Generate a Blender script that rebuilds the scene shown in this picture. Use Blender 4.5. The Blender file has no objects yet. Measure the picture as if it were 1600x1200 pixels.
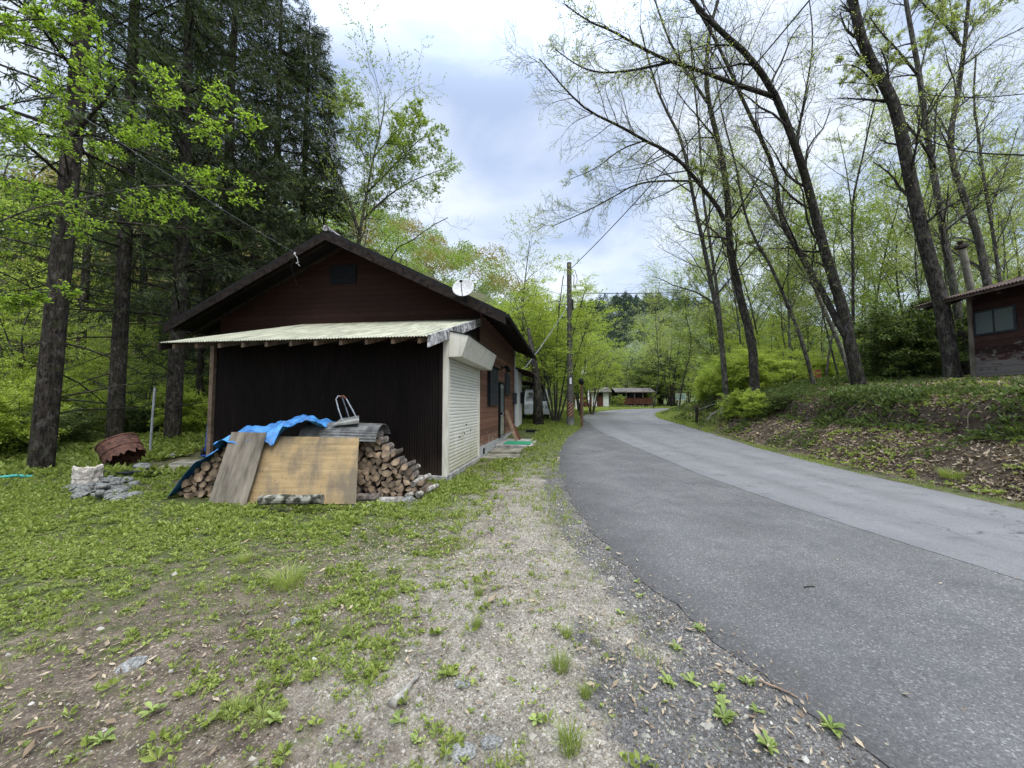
import bpy, bmesh, math, random
import numpy as np
from mathutils import Vector, Matrix
sc = bpy.context.scene
C = sc.collection
R = math.radians
rng = np.random.default_rng(7)
random.seed(7)

# ---------------------------------------------------------------- camera
FPX = 610.0; TH = R(3.1); EYE = 1.5
cd = bpy.data.cameras.new('camera'); cam = bpy.data.objects.new('camera', cd); C.objects.link(cam)
cd.sensor_width = 36; cd.lens = 36*FPX/1600; cd.clip_start = .05; cd.clip_end = 1500
cam.location = (0, 0, EYE); cam.rotation_euler = (R(90)+TH, 0, 0)
sc.camera = cam
# ---------------------------------------------------------------- world, sun, exposure
SUN_EL, SUN_AZ = 58, 150        # azimuth clockwise from +Y : behind and to the right of the camera
w = bpy.data.worlds.new("World"); sc.world = w; w.use_nodes = True
nt = w.node_tree; N = nt.nodes; L = nt.links
for n in list(N): N.remove(n)
def wn(t, **k):
    n = N.new(t)
    for a, b in k.items(): setattr(n, a, b)
    return n
out = wn('ShaderNodeOutputWorld'); bg1 = wn('ShaderNodeBackground'); bg2 = wn('ShaderNodeBackground'); add = wn('ShaderNodeAddShader')
sky = wn('ShaderNodeTexSky'); sky.sky_type = 'NISHITA'; sky.sun_disc = False
sky.sun_elevation = R(SUN_EL); sky.sun_rotation = R(SUN_AZ); sky.dust_density = 2
bg1.inputs[1].default_value = .05
L.new(sky.outputs[0], bg1.inputs[0])
tc = wn('ShaderNodeTexCoord'); mp = wn('ShaderNodeMapping'); mp.inputs['Scale'].default_value = (1, 1.3, 2.2)
L.new(tc.outputs['Generated'], mp.inputs[0])
nz = wn('ShaderNodeTexNoise'); nz.inputs['Scale'].default_value = 2.6; nz.inputs['Detail'].default_value = 7; nz.inputs['Roughness'].default_value = .52; nz.inputs['Distortion'].default_value = .4
L.new(mp.outputs[0], nz.inputs[0])
cr = wn('ShaderNodeValToRGB')
cr.color_ramp.elements[0].position = .36; cr.color_ramp.elements[0].color = (.43, .52, .70, 1)
cr.color_ramp.elements[1].position = .66; cr.color_ramp.elements[1].color = (.84, .88, .93, 1)
L.new(nz.outputs[0], cr.inputs[0])
sx = wn('ShaderNodeSeparateXYZ'); L.new(tc.outputs['Generated'], sx.inputs[0])
mr = wn('ShaderNodeMapRange'); mr.interpolation_type = 'SMOOTHSTEP'
for i, v in ((1, .62), (2, .95), (3, .74), (4, 4.7)): mr.inputs[i].default_value = v
L.new(sx.outputs[2], mr.inputs[0]); L.new(cr.outputs[0], bg2.inputs[0]); L.new(mr.outputs[0], bg2.inputs[1])
L.new(bg1.outputs[0], add.inputs[0]); L.new(bg2.outputs[0], add.inputs[1]); L.new(add.outputs[0], out.inputs[0])
sl = bpy.data.lights.new('sun', 'SUN'); so = bpy.data.objects.new('sun', sl); C.objects.link(so)
sl.energy = 1.5; sl.angle = R(18); sl.color = (1, .96, .89)
_d = Vector((math.sin(R(SUN_AZ))*math.cos(R(SUN_EL)), math.cos(R(SUN_AZ))*math.cos(R(SUN_EL)), math.sin(R(SUN_EL))))
so.rotation_euler = _d.to_track_quat('Z', 'Y').to_euler(); so.location = _d*60
vs = sc.view_settings; vs.view_transform = 'Standard'; vs.look = 'None'; vs.exposure = .50; vs.gamma = 1; vs.use_curve_mapping = False
cy = sc.cycles
cy.max_bounces = 6; cy.diffuse_bounces = 3; cy.glossy_bounces = 2; cy.transmission_bounces = 3; cy.transparent_max_bounces = 4
cy.use_denoising = True; cy.denoising_prefilter = 'NONE'; cy.denoising_input_passes = 'RGB_ALBEDO_NORMAL'; cy.caustics_reflective = False; cy.caustics_refractive = False; cy.use_adaptive_sampling = True; cy.adaptive_threshold = .015

# ---------------------------------------------------------------- helpers
def tag(o, label=None, cat=None, group=None, kind=None):
    if label: o['label'] = label
    if cat: o['category'] = cat
    if group: o['group'] = group
    if kind: o['kind'] = kind
    return o
def empty(name, loc=(0, 0, 0), rz=0, **k):
    o = bpy.data.objects.new(name, None); C.objects.link(o); o.location = loc; o.rotation_euler = (0, 0, rz)
    o.empty_display_size = .2
    return tag(o, **k)
def link(name, me, parent=None):
    o = bpy.data.objects.new(name, me); C.objects.link(o)
    if parent is not None: o.parent = parent
    return o
def copy_tree(o, parent=None):
    c = o.copy(); C.objects.link(c)
    if parent is not None: c.parent = parent
    for ch in list(o.children): copy_tree(ch, c)
    return c
def mesh_np(name, V, F, mats, parent=None, smooth=False, attr=None, mi=None):
    V = np.ascontiguousarray(V, dtype=np.float32).reshape(-1, 3); F = np.ascontiguousarray(F, dtype=np.int32)
    me = bpy.data.meshes.new(name); k = F.shape[1]; n = len(F)
    me.vertices.add(len(V)); me.vertices.foreach_set('co', V.ravel())
    me.loops.add(n*k); me.loops.foreach_set('vertex_index', F.ravel())
    me.polygons.add(n); me.polygons.foreach_set('loop_start', np.arange(0, n*k, k, dtype=np.int32))
    if mi is not None: me.polygons.foreach_set('material_index', np.ascontiguousarray(mi, dtype=np.int32))
    me.update(calc_edges=True)
    me.polygons.foreach_set('use_smooth', np.full(n, smooth, dtype=bool))
    for a, val in (attr or {}).items():
        at = me.attributes.new(a, 'FLOAT', 'POINT'); at.data.foreach_set('value', np.ascontiguousarray(val, dtype=np.float32))
    for m in (mats if isinstance(mats, (list, tuple)) else [mats]): me.materials.append(m)
    return link(name, me, parent)
class MB:
    """collects shapes, builds one mesh object"""
    def __init__(s): s.bm = bmesh.new(); s.cur = 0
    def mat(s, i): s.cur = i; return s
    def _f(s, vs):
        try: f = s.bm.faces.new(vs)
        except ValueError: return None
        f.material_index = s.cur; return f
    def poly(s, pts): return s._f([s.bm.verts.new(p) for p in pts])
    def hexa(s, p):   # 8 points: bottom 0-3 ccw, top 4-7
        v = [s.bm.verts.new(q) for q in p]
        for f in ((3, 2, 1, 0), (4, 5, 6, 7), (0, 1, 5, 4), (1, 2, 6, 5), (2, 3, 7, 6), (3, 0, 4, 7)): s._f([v[i] for i in f])
        return s
    def box(s, x0, x1, y0, y1, z0, z1):
        return s.hexa([(x0, y0, z0), (x1, y0, z0), (x1, y1, z0), (x0, y1, z0), (x0, y0, z1), (x1, y0, z1), (x1, y1, z1), (x0, y1, z1)])
    def prism(s, pts, d):   # polygon pts extruded by vector d
        d = Vector(d); a = [s.bm.verts.new(p) for p in pts]; b = [s.bm.verts.new(Vector(p)+d) for p in pts]; n = len(pts)
        s._f(a[::-1]); s._f(b)
        for i in range(n): s._f([a[i], a[(i+1) % n], b[(i+1) % n], b[i]])
        return s
    def beam(s, a, b, w, h, up=(0, 0, 1)):
        a = Vector(a); b = Vector(b); t = (b-a).normalized(); sd = t.cross(Vector(up)).normalized()*(w/2); u = sd.cross(t).normalized()*(h/2)
        return s.hexa([a-sd-u, a+sd-u, b+sd-u, b-sd-u, a-sd+u, a+sd+u, b+sd+u, b-sd+u])
    def tube(s, pts, r, n=8, cap=True):
        pts = [Vector(p) for p in pts]; rs = r if isinstance(r, (list, tuple)) else [r]*len(pts); rings = []; ref = None
        for i, p in enumerate(pts):
            t = (pts[min(i+1, len(pts)-1)]-pts[max(i-1, 0)]).normalized()
            if ref is None: ref = Vector((0, 0, 1)) if abs(t.z) < .9 else Vector((1, 0, 0))
            a = t.cross(ref).normalized(); b = t.cross(a).normalized(); ref = a.cross(t)
            rings.append([s.bm.verts.new(p+(a*math.cos(2*math.pi*k/n)+b*math.sin(2*math.pi*k/n))*rs[i]) for k in range(n)])
        for A, B in zip(rings, rings[1:]):
            for k in range(n): s._f([A[k], A[(k+1) % n], B[(k+1) % n], B[k]])
        if cap: s._f(rings[0][::-1]); s._f(rings[-1])
        return s
    def lathe(s, prof, n=24, c=(0, 0, 0)):
        rings = [[s.bm.verts.new((c[0]+r*math.cos(2*math.pi*k/n), c[1]+r*math.sin(2*math.pi*k/n), c[2]+z)) for k in range(n)] for r, z in prof]
        for A, B in zip(rings, rings[1:]):
            for k in range(n): s._f([A[k], A[(k+1) % n], B[(k+1) % n], B[k]])
        return s
    def corr(s, o, u, v, W, Lg, pitch=.06, amp=.01, nseg=1):   # corrugations run along v
        o = Vector(o); u = Vector(u).normalized(); v = Vector(v).normalized(); n = u.cross(v).normalized()
        k = max(4, int(W/pitch*4)); rows = []
        for j in range(nseg+1):
            rows.append([s.bm.verts.new(o+u*(W*i/k)+v*(Lg*j/nseg)+n*(amp*math.sin(2*math.pi*(W*i/k)/pitch))) for i in range(k+1)])
        for A, B in zip(rows, rows[1:]):
            for i in range(k):
                f = s._f([A[i], A[i+1], B[i+1], B[i]])
                if f: f.smooth = True
        return s
    def build(s, name, mats, parent=None, bevel=0, smooth=False, xf=None):
        if smooth:
            for f in s.bm.faces: f.smooth = True
        if xf is not None: bmesh.ops.transform(s.bm, matrix=xf, verts=s.bm.verts)
        me = bpy.data.meshes.new(name); s.bm.to_mesh(me); s.bm.free()
        for m in (mats if isinstance(mats, (list, tuple)) else [mats]): me.materials.append(m)
        o = link(name, me, parent)
        if bevel:
            b = o.modifiers.new('bevel', 'BEVEL'); b.width = bevel; b.segments = 2; b.limit_method = 'ANGLE'
        return o
def norm(a): return a/np.maximum(np.linalg.norm(a, axis=-1, keepdims=True), 1e-9)

# ---- picture point -> world
def ray(px, py):
    dx = (px-800)/FPX; dz = (600-py)/FPX
    return np.array((dx, math.cos(TH)-dz*math.sin(TH), math.sin(TH)+dz*math.cos(TH)))
def P(px, py, Y):
    d = ray(px, py); t = Y/d[1]
    return np.array((d[0]*t, Y, EYE+d[2]*t))

# ---------------------------------------------------------------- terrain function
def smooth(a, b, x): t = np.clip((x-a)/(b-a), 0, 1); return t*t*(3-2*t)
LEFT = np.array([(4.2, -9), (3.0, -5), (2.3, -2), (1.78, .9), (1.58, 1.6), (1.42, 2.16), (1.18, 3.1), (1.03, 3.95), (.93, 4.9), (.93, 6.5), (1.03, 8.5), (1.22, 10.4), (1.62, 13), (2.35, 16), (3.4, 18.8), (4.1, 23), (4.8, 27.5), (7.0, 34), (10.3, 40.5), (16, 46), (24, 49.5), (45, 53)], float)
RIGHT = np.array([(9.6, -9), (8.4, -5), (7.7, -2), (7.35, 1), (7.2, 2.5), (7.2, 3.6), (7.25, 4.6), (7.3, 5.5), (7.45, 7.2), (7.65, 9.3), (7.8, 11), (8.05, 13), (8.35, 15.6), (8.6, 18), (8.75, 20), (8.9, 22), (9.6, 26), (11.5, 31), (14.5, 35.5), (20, 39.5), (28, 42), (46, 45)], float)
def resample(pl, n):
    s = np.r_[0, np.cumsum(np.linalg.norm(np.diff(pl, axis=0), axis=1))]; q = np.linspace(0, s[-1], n)
    return np.stack([np.interp(q, s, pl[:, 0]), np.interp(q, s, pl[:, 1])], 1)
def chaikin(p, it=2):
    for _ in range(it):
        q = p[:-1]*.75+p[1:]*.25; r = p[:-1]*.25+p[1:]*.75
        p = np.vstack([p[:1], np.stack([q, r], 1).reshape(-1, p.shape[1]), p[-1:]])
    return p
LEFT = chaikin(LEFT, 1); RIGHT = chaikin(RIGHT, 1)
def sdist(x, y, pl):     # signed distance, + on the right of travel direction
    x = np.atleast_1d(x).astype(float); y = np.atleast_1d(y).astype(float)
    best = np.full(x.shape, 1e9); sg = np.ones(x.shape)
    for (ax, ay), (bx, by) in zip(pl[:-1], pl[1:]):
        dx, dy = bx-ax, by-ay; t = np.clip(((x-ax)*dx+(y-ay)*dy)/(dx*dx+dy*dy), 0, 1)
        ex = x-ax-t*dx; ey = y-ay-t*dy; d = np.hypot(ex, ey); c = dy*ex-dx*ey
        m = d < best; best = np.where(m, d, best); sg = np.where(m, np.where(c >= 0, 1, -1), sg)
    return best*sg
_T = [np.random.default_rng(s).random((64, 64)) for s in range(4)]
def vnoise(x, y, s=0):
    x = np.asarray(x, float); y = np.asarray(y, float); xi = np.floor(x).astype(int); yi = np.floor(y).astype(int); fx = x-xi; fy = y-yi
    fx = fx*fx*(3-2*fx); fy = fy*fy*(3-2*fy); T = _T[s]; a = T[xi % 64, yi % 64]; b = T[(xi+1) % 64, yi % 64]; c = T[xi % 64, (yi+1) % 64]; d = T[(xi+1) % 64, (yi+1) % 64]
    return (a*(1-fx)+b*fx)*(1-fy)+(c*(1-fx)+d*fx)*fy
def fbm(x, y, s=0, o=3):
    v = 0; a = .5
    for i in range(o): v = v+a*vnoise(x*2**i+i*7.3, y*2**i+i*3.1, (s+i) % 4); a *= .5
    return v/(1-.5**o)
def base(y): return np.interp(y, [-20, 8.5, 13, 18, 22, 30, 50, 80, 120], [0, 0, .1, .36, .58, .8, 1.18, 1.6, 2.2])
def H(x, y, road=True):
    x = np.atleast_1d(x).astype(float); y = np.atleast_1d(y).astype(float)
    dl = sdist(x, y, LEFT); dr = sdist(x, y, RIGHT); b = base(y)
    far = smooth(24, 40, y)
    w1 = fbm(x*.8, y*.8, 1)
    d = dr-.25*(w1-.5)*smooth(.3, 1.5, dr)
    prof = np.interp(d, [0, .3, .9, 1.45, 1.62, 1.80, 2.05, 2.9, 5, 10, 20, 40, 70, 110], [0, .06, .52, .82, .88, 1.42, 1.62, 1.80, 2.10, 2.5, 3.6, 7.5, 14, 20])
    prof = prof*(1-.45*far*smooth(30, 4, dr))*(1-.5*smooth(19, 25, y)*smooth(14, 3, dr))
    h = b+np.where(dr > 0, prof, 0)+np.where(dr > .3, (w1-.5)*.22*smooth(.3, 2, dr), 0)
    lum = smooth(.1, 1.0, -dl)
    h = h+lum*((fbm(x*.7, y*.7, 2)-.5)*.08+(fbm(x*5, y*5, 0)-.5)*.025)*smooth(25, 12, y)
    s = -x*.7+y*.7                                      # falls away into the ravine behind the yard
    drop = smooth(17.5, 32, s)*smooth(-4, -12, x)
    h = h-drop*4.5
    r2 = ((x+30)/26)**2+((y-80)/32)**2
    hill = np.maximum(0, 38*np.exp(-r2/2)-2.5)*smooth(9, 26, -dl)
    h = h+hill
    r3 = ((x-75)/85)**2+((y-240)/60)**2
    h = h+54*np.exp(-r3/2)*smooth(60, 140, y)
    r4 = ((x+95)/45)**2+((y-60)/60)**2
    h = h+np.maximum(0, 26*np.exp(-r4/2)-3)*smooth(-24, -45, x)
    if road:
        inside = (dl > .1) & (dr < -.1)
        h = np.where(inside, b-.07, h)
    return h
def Hs(x, y): return float(H(x, y, False)[0])
def G(px, py, lift=0):      # where the sight line of a picture point meets the ground
    d = ray(px, py); ts = np.concatenate([np.arange(1, 30, .05), np.arange(30, 200, .4)])
    X = d[0]*ts; Y = d[1]*ts; Z = EYE+d[2]*ts; h = H(X, Y, False)
    k = np.argmax(Z <= h)
    if not (Z <= h).any(): k = len(ts)-1
    return Vector((X[k], Y[k], h[k]+lift))
def drop_xy(x, y, dz=0): return Vector((x, y, Hs(x, y)+dz))

# ---------------------------------------------------------------- materials
MATS = {}
def mat(name, build):
    if name in MATS: return MATS[name]
    m = bpy.data.materials.new(name); m.use_nodes = True; t = m.node_tree; t.nodes.clear()
    o = t.nodes.new('ShaderNodeOutputMaterial'); b = t.nodes.new('ShaderNodeBsdfPrincipled'); t.links.new(b.outputs[0], o.inputs[0])
    build(t, b, o); MATS[name] = m; return m
class T:
    def __init__(s, t): s.t = t
    def n(s, ty, **k):
        n = s.t.nodes.new(ty)
        for a, v in k.items(): setattr(n, a, v)
        return n
    def pos(s, obj=False):
        return s.n('ShaderNodeTexCoord').outputs['Object'] if obj else s.n('ShaderNodeNewGeometry').outputs['Position']
    def noise(s, sc_=5, det=4, rough=.55, vec=None, dist=0, scale3=None):
        n = s.n('ShaderNodeTexNoise'); n.inputs['Scale'].default_value = sc_; n.inputs['Detail'].default_value = det; n.inputs['Roughness'].default_value = rough; n.inputs['Distortion'].default_value = dist
        v = vec if vec is not None else s.pos()
        if scale3:
            m = s.n('ShaderNodeMapping'); m.inputs['Scale'].default_value = scale3; s.t.links.new(v, m.inputs[0]); v = m.outputs[0]
        s.t.links.new(v, n.inputs['Vector']); return n.outputs[0]
    def voro(s, sc_, vec=None, out='Color', feat='F1'):
        n = s.n('ShaderNodeTexVoronoi'); n.feature = feat; n.inputs['Scale'].default_value = sc_
        s.t.links.new(vec if vec is not None else s.pos(), n.inputs['Vector']); return n.outputs[out]
    def ramp(s, f, *st):
        r = s.n('ShaderNodeValToRGB'); e = r.color_ramp.elements
        while len(e) < len(st): e.new(.5)
        for i, (p, c) in enumerate(st): e[i].position = p; e[i].color = (c, c, c, 1) if not hasattr(c, '__len__') else tuple(c)+(1,)
        s.t.links.new(f, r.inputs[0]); return r.outputs[0]
    def mix(s, f, a, b, mode='MIX'):
        m = s.n('ShaderNodeMix'); m.data_type = 'RGBA'; m.blend_type = mode; m.clamp_factor = True
        for i, v in ((0, f), (6, a), (7, b)):
            if isinstance(v, bpy.types.NodeSocket): s.t.links.new(v, m.inputs[i])
            elif hasattr(v, '__len__'): m.inputs[i].default_value = tuple(v)+(1,)
            else: m.inputs[i].default_value = v
        return m.outputs[2]
    def math(s, op, a, b=0, c=0):
        m = s.n('ShaderNodeMath'); m.operation = op
        for i, v in ((0, a), (1, b), (2, c)):
            if isinstance(v, bpy.types.NodeSocket): s.t.links.new(v, m.inputs[i])
            else: m.inputs[i].default_value = v
        return m.outputs[0]
    def attr(s, name): n = s.n('ShaderNodeAttribute'); n.attribute_name = name; return n.outputs['Fac']
    def sep(s, v): n = s.n('ShaderNodeSeparateXYZ'); s.t.links.new(v, n.inputs[0]); return n.outputs
    def bump(s, b, h, st=.3, d=.01):
        n = s.n('ShaderNodeBump'); n.inputs['Strength'].default_value = st; n.inputs['Distance'].default_value = d
        s.t.links.new(h, n.inputs['Height']); s.t.links.new(n.outputs[0], b.inputs['Normal'])
def simple(name, c, rough=.8, nscale=6, var=.25, bump=.2, metal=0, c2=None, scale3=None, obj=True, bd=.01, spec=.3, thr=(.35, .65)):
    def f(t, b, o):
        k = T(t); p = k.pos(obj); n = k.noise(nscale, 5, .6, p, scale3=scale3)
        lo = tuple(max(0, v*(1-var)) for v in c); hi = c2 or tuple(min(1, v*(1+var)) for v in c)
        t.links.new(k.ramp(n, (thr[0], lo), (thr[1], hi)), b.inputs['Base Color'])
        b.inputs['Roughness'].default_value = rough; b.inputs['Metallic'].default_value = metal; b.inputs['Specular IOR Level'].default_value = spec
        if bump: k.bump(b, n, bump, bd)
    return mat(name, f)
def leafmat(name, c1, c2, tr=.45, rough=.55, cc=None, bright=1.6):
    """leaf: colour differs from leaf to leaf, some light passes through"""
    def f(t, b, o):
        k = T(t); g = k.n('ShaderNodeNewGeometry'); oi = k.n('ShaderNodeObjectInfo')
        r = k.math('ADD', k.math('MULTIPLY', g.outputs['Random Per Island'], .7), k.math('MULTIPLY', oi.outputs['Random'], .3))
        st = [(.1, c1), (.85, c2)] + ([(.97, cc)] if cc else [])
        col = k.ramp(r, *st)
        t.links.new(col, b.inputs['Base Color']); b.inputs['Roughness'].default_value = rough; b.inputs['Specular IOR Level'].default_value = .25
        tl = k.n('ShaderNodeBsdfTranslucent'); t.links.new(k.mix(1.0, col, (bright, bright*1.05, bright*.6), 'MULTIPLY'), tl.inputs[0])
        ms = k.n('ShaderNodeMixShader'); ms.inputs[0].default_value = tr
        t.links.new(b.outputs[0], ms.inputs[1]); t.links.new(tl.outputs[0], ms.inputs[2]); t.links.new(ms.outputs[0], o.inputs[0])
    return mat(name, f)
def barkmat(name, c1, c2, moss=None, sc_=1.0, mossamt=.5):
    def f(t, b, o):
        k = T(t); p = k.pos(False)
        n = k.noise(26*sc_, 7, .75, p, .5, (1, 1, .16)); n2 = k.noise(7, 6, .75, p, .3, (1, 1, .6))
        col = k.ramp(n, (.42, tuple(v*.7 for v in c1)), (.60, c2))
        pat = k.ramp(n2, (.52, 0), (.60, 1))
        col = k.mix(k.math('MULTIPLY', pat, .55), col, tuple(min(1, v*1.9+.03) for v in c2))
        if moss: col = k.mix(k.math('MULTIPLY', k.ramp(k.noise(5, 5, .7, p), (.5, 0), (.64, 1)), mossamt), col, moss)
        t.links.new(col, b.inputs['Base Color']); b.inputs['Roughness'].default_value = .95; b.inputs['Specular IOR Level'].default_value = .1
        k.bump(b, n, 1.0, .04)
    return mat(name, f)
M = {}
M['leaf_spring'] = leafmat('spring leaves', (.11, .16, .028), (.29, .36, .075), cc=(.46, .49, .15), tr=.38)
M['leaf_maple'] = leafmat('maple leaves', (.16, .215, .032), (.38, .45, .085), cc=(.52, .55, .16), tr=.38)
M['leaf_pale'] = leafmat('pale young leaves', (.20, .24, .07), (.38, .42, .14), cc=(.48, .44, .2))
M['leaf_dark'] = leafmat('cedar sprays', (.018, .028, .010), (.052, .072, .021), tr=.3, cc=(.13, .16, .05))
M['leaf_cedar2'] = leafmat('light cedar sprays', (.035, .055, .014), (.085, .125, .03), tr=.35, cc=(.17, .21, .06))
M['leaf_shrub'] = leafmat('evergreen shrub leaves', (.035, .052, .018), (.13, .175, .05), tr=.3, cc=(.28, .30, .12))
M['leaf_ground'] = leafmat('ground cover leaves', (.11, .15, .03), (.32, .37, .095), tr=.35, cc=(.50, .50, .20))
M['blade'] = leafmat('grass blades', (.14, .18, .04), (.30, .35, .09), tr=.35, cc=(.42, .38, .18))
M['leaf_shade'] = leafmat('shade-toned broad leaves', (.025, .045, .012), (.085, .13, .03), tr=.3, cc=(.2, .26, .07))  # dark leaf colour stands for the shade deep in the woods
M['leaf_beech'] = leafmat('beech leaves', (.09, .155, .02), (.24, .34, .045), cc=(.38, .46, .08))
M['weed'] = leafmat('plantain leaves', (.12, .17, .035), (.32, .38, .12), tr=.3, rough=.55, cc=(.40, .36, .16))
M['litter'] = leafmat('dry leaves', (.15, .105, .065), (.40, .33, .23), tr=.1, rough=.9, cc=(.62, .56, .44), bright=1.1)
M['litter_dark'] = leafmat('old brown leaves', (.07, .05, .034), (.25, .19, .125), tr=.05, rough=.9, cc=(.46, .40, .30), bright=1.1)
M['bark_cedar'] = barkmat('cedar bark', (.018, .015, .013), (.055, .046, .038), (.06, .075, .03), mossamt=.4)
M['bark_grey'] = barkmat('grey bark', (.028, .025, .022), (.11, .10, .088), (.10, .12, .05))
M['bark_dark'] = barkmat('dark bark', (.016, .014, .012), (.062, .054, .047), (.08, .10, .035), mossamt=.35)
M['bark_pale'] = barkmat('pale bark', (.08, .075, .06), (.22, .21, .17), (.15, .17, .08))

def ground_mat(t, b, o):
    k = T(t); p = k.pos()
    soil = k.ramp(k.noise(9, 7, .7, p), (.3, (.050, .038, .028)), (.7, (.185, .148, .112)))
    chips = k.voro(120, p); chv = k.sep(chips)[0]
    soil = k.mix(k.ramp(chv, (.78, 0), (.84, .6)), soil, k.ramp(k.sep(chips)[1], (.1, (.17, .13, .09)), (.9, (.42, .345, .26))))
    gv = k.voro(95, p); g1 = k.ramp(k.sep(gv)[0], (0, (.085, .074, .057)), (.45, (.205, .182, .142)), (.85, (.32, .29, .235)), (1, (.50, .47, .41)))
    gv2 = k.voro(240, p); g1 = k.mix(.45, g1, k.ramp(k.sep(gv2)[1], (0, (.10, .086, .066)), (1, (.42, .38, .31))))
    grit = k.mix(.5, k.ramp(k.sep(k.voro(110, p))[0], (0, (.040, .038, .035)), (.7, (.115, .110, .102)), (.97, (.27, .265, .25))), k.ramp(k.sep(k.voro(260, p))[2], (0, (.035, .033, .03)), (1, (.2, .19, .175))))
    moss = k.ramp(k.noise(14, 5, .7, p), (.3, (.035, .045, .016)), (.7, (.12, .14, .045)))
    n1 = k.noise(1.7, 6, .65, p); n2 = k.noise(5.5, 6, .7, p)
    def mask(a, wd=.35, nn=n1):
        v = k.math('ADD', k.attr(a), k.math('MULTIPLY', k.math('SUBTRACT', nn, .5), 1.6)); return k.ramp(v, (.5-wd/2, 0), (.5+wd/2, 1))
    col = k.mix(mask('gravel'), soil, g1)
    col = k.mix(mask('green', .3, n2), col, moss)
    col = k.mix(mask('grit', .25, n2), col, grit)
    dark = k.ramp(k.noise(3, 5, .6, p), (.35, .62), (.6, 1.0)); col = k.mix(1, col, dark, 'MULTIPLY')
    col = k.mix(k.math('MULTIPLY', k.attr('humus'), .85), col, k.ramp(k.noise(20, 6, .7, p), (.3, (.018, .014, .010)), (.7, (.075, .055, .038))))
    t.links.new(col, b.inputs['Base Color']); b.inputs['Roughness'].default_value = .95; b.inputs['Specular IOR Level'].default_value = .15
    h = k.math('ADD', k.math('MULTIPLY', k.sep(gv)[0], .5), k.noise(60, 5, .7, p)); k.bump(b, h, .8, .012)
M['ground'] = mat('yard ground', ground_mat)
def asphalt(old):
    def f(t, b, o):
        k = T(t); p = k.pos()
        v1 = k.sep(k.voro(105, p))[0]; v2 = k.sep(k.voro(230, p))[1]; n = k.noise(1.1, 5, .6, p); nf = k.noise(35, 4, .7, p)
        if old:
            st = k.ramp(v1, (0, (.050, .049, .047)), (.6, (.095, .093, .089)), (.9, (.145, .142, .135)), (.97, (.30, .29, .27)))
            st = k.mix(.45, st, k.ramp(v2, (0, (.038, .037, .036)), (1, (.20, .196, .186))))
            big = k.ramp(n, (.3, .72), (.7, 1.12))
        else:
            st = k.ramp(v1, (0, (.12, .12, .12)), (.7, (.160, .159, .157)), (.97, (.23, .228, .224)))
            st = k.mix(.5, st, k.ramp(v2, (0, (.105, .105, .105)), (1, (.215, .214, .21))))
            big = k.ramp(n, (.3, .86), (.7, 1.06))
        st = k.mix(1, st, big, 'MULTIPLY')
        # tyre-worn bands that follow the bend (mesh attribute across the road) and dust
        band = k.ramp(k.math('ADD', k.attr('band'), k.math('MULTIPLY', k.math('SUBTRACT', k.noise(.9, 4, .6, p), .5), .12)), (.0, .88), (.16, 1.0), (.30, .80 if not old else .92), (.40, .98), (.55, 1.04), (.68, .86), (.80, 1.02), (1, .9))
        st = k.mix(1, st, band, 'MULTIPLY')
        st = k.mix(k.ramp(k.noise(2.3, 7, .75, p), (.54, 0), (.66, .45)), st, (.055, .056, .058))
        cr_ = k.voro(.55, k.pos(), 'Distance', 'DISTANCE_TO_EDGE'); m_ = k.n('ShaderNodeVectorMath'); m_.operation = 'ADD'; nn_ = k.n('ShaderNodeTexNoise'); nn_.inputs['Scale'].default_value = 2.2; nn_.inputs['Detail'].default_value = 8; t.links.new(p, nn_.inputs['Vector'])
        s_ = k.n('ShaderNodeVectorMath'); s_.operation = 'SCALE'; s_.inputs['Scale'].default_value = 1.1; t.links.new(nn_.outputs['Color'], s_.inputs[0]); t.links.new(p, m_.inputs[0]); t.links.new(s_.outputs[0], m_.inputs[1]); cr_ = k.voro(.5, m_.outputs[0], 'Distance', 'DISTANCE_TO_EDGE')
        crk = k.math('MULTIPLY', k.ramp(cr_, (.0, .75), (.0045, .35), (.009, 0)), k.ramp(k.noise(.35, 3, .5, p), (.5, 0), (.58, 1))); st = k.mix(crk, st, (.02, .02, .02))
        wet = k.ramp(k.noise(1.2, 5, .6, p, .2, (2.2, .25, 1)), (.5, 0), (.72, .4)); st = k.mix(wet, st, (.07, .071, .073) if old else (.115, .118, .124))
        st = k.mix(k.ramp(k.attr('band'), (0, .55 if old else 0), (.06, .15 if old else 0), (.12, 0)), st, (.035, .034, .032))
        t.links.new(st, b.inputs['Base Color']); b.inputs['Roughness'].default_value = .82; b.inputs['Specular IOR Level'].default_value = .3
        k.bump(b, k.math('ADD', v1, k.math('MULTIPLY', nf, .6)), .55, .006)
    return f
M['asphalt_old'] = mat('old asphalt', asphalt(True)); M['asphalt_new'] = mat('newer asphalt', asphalt(False))
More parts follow.
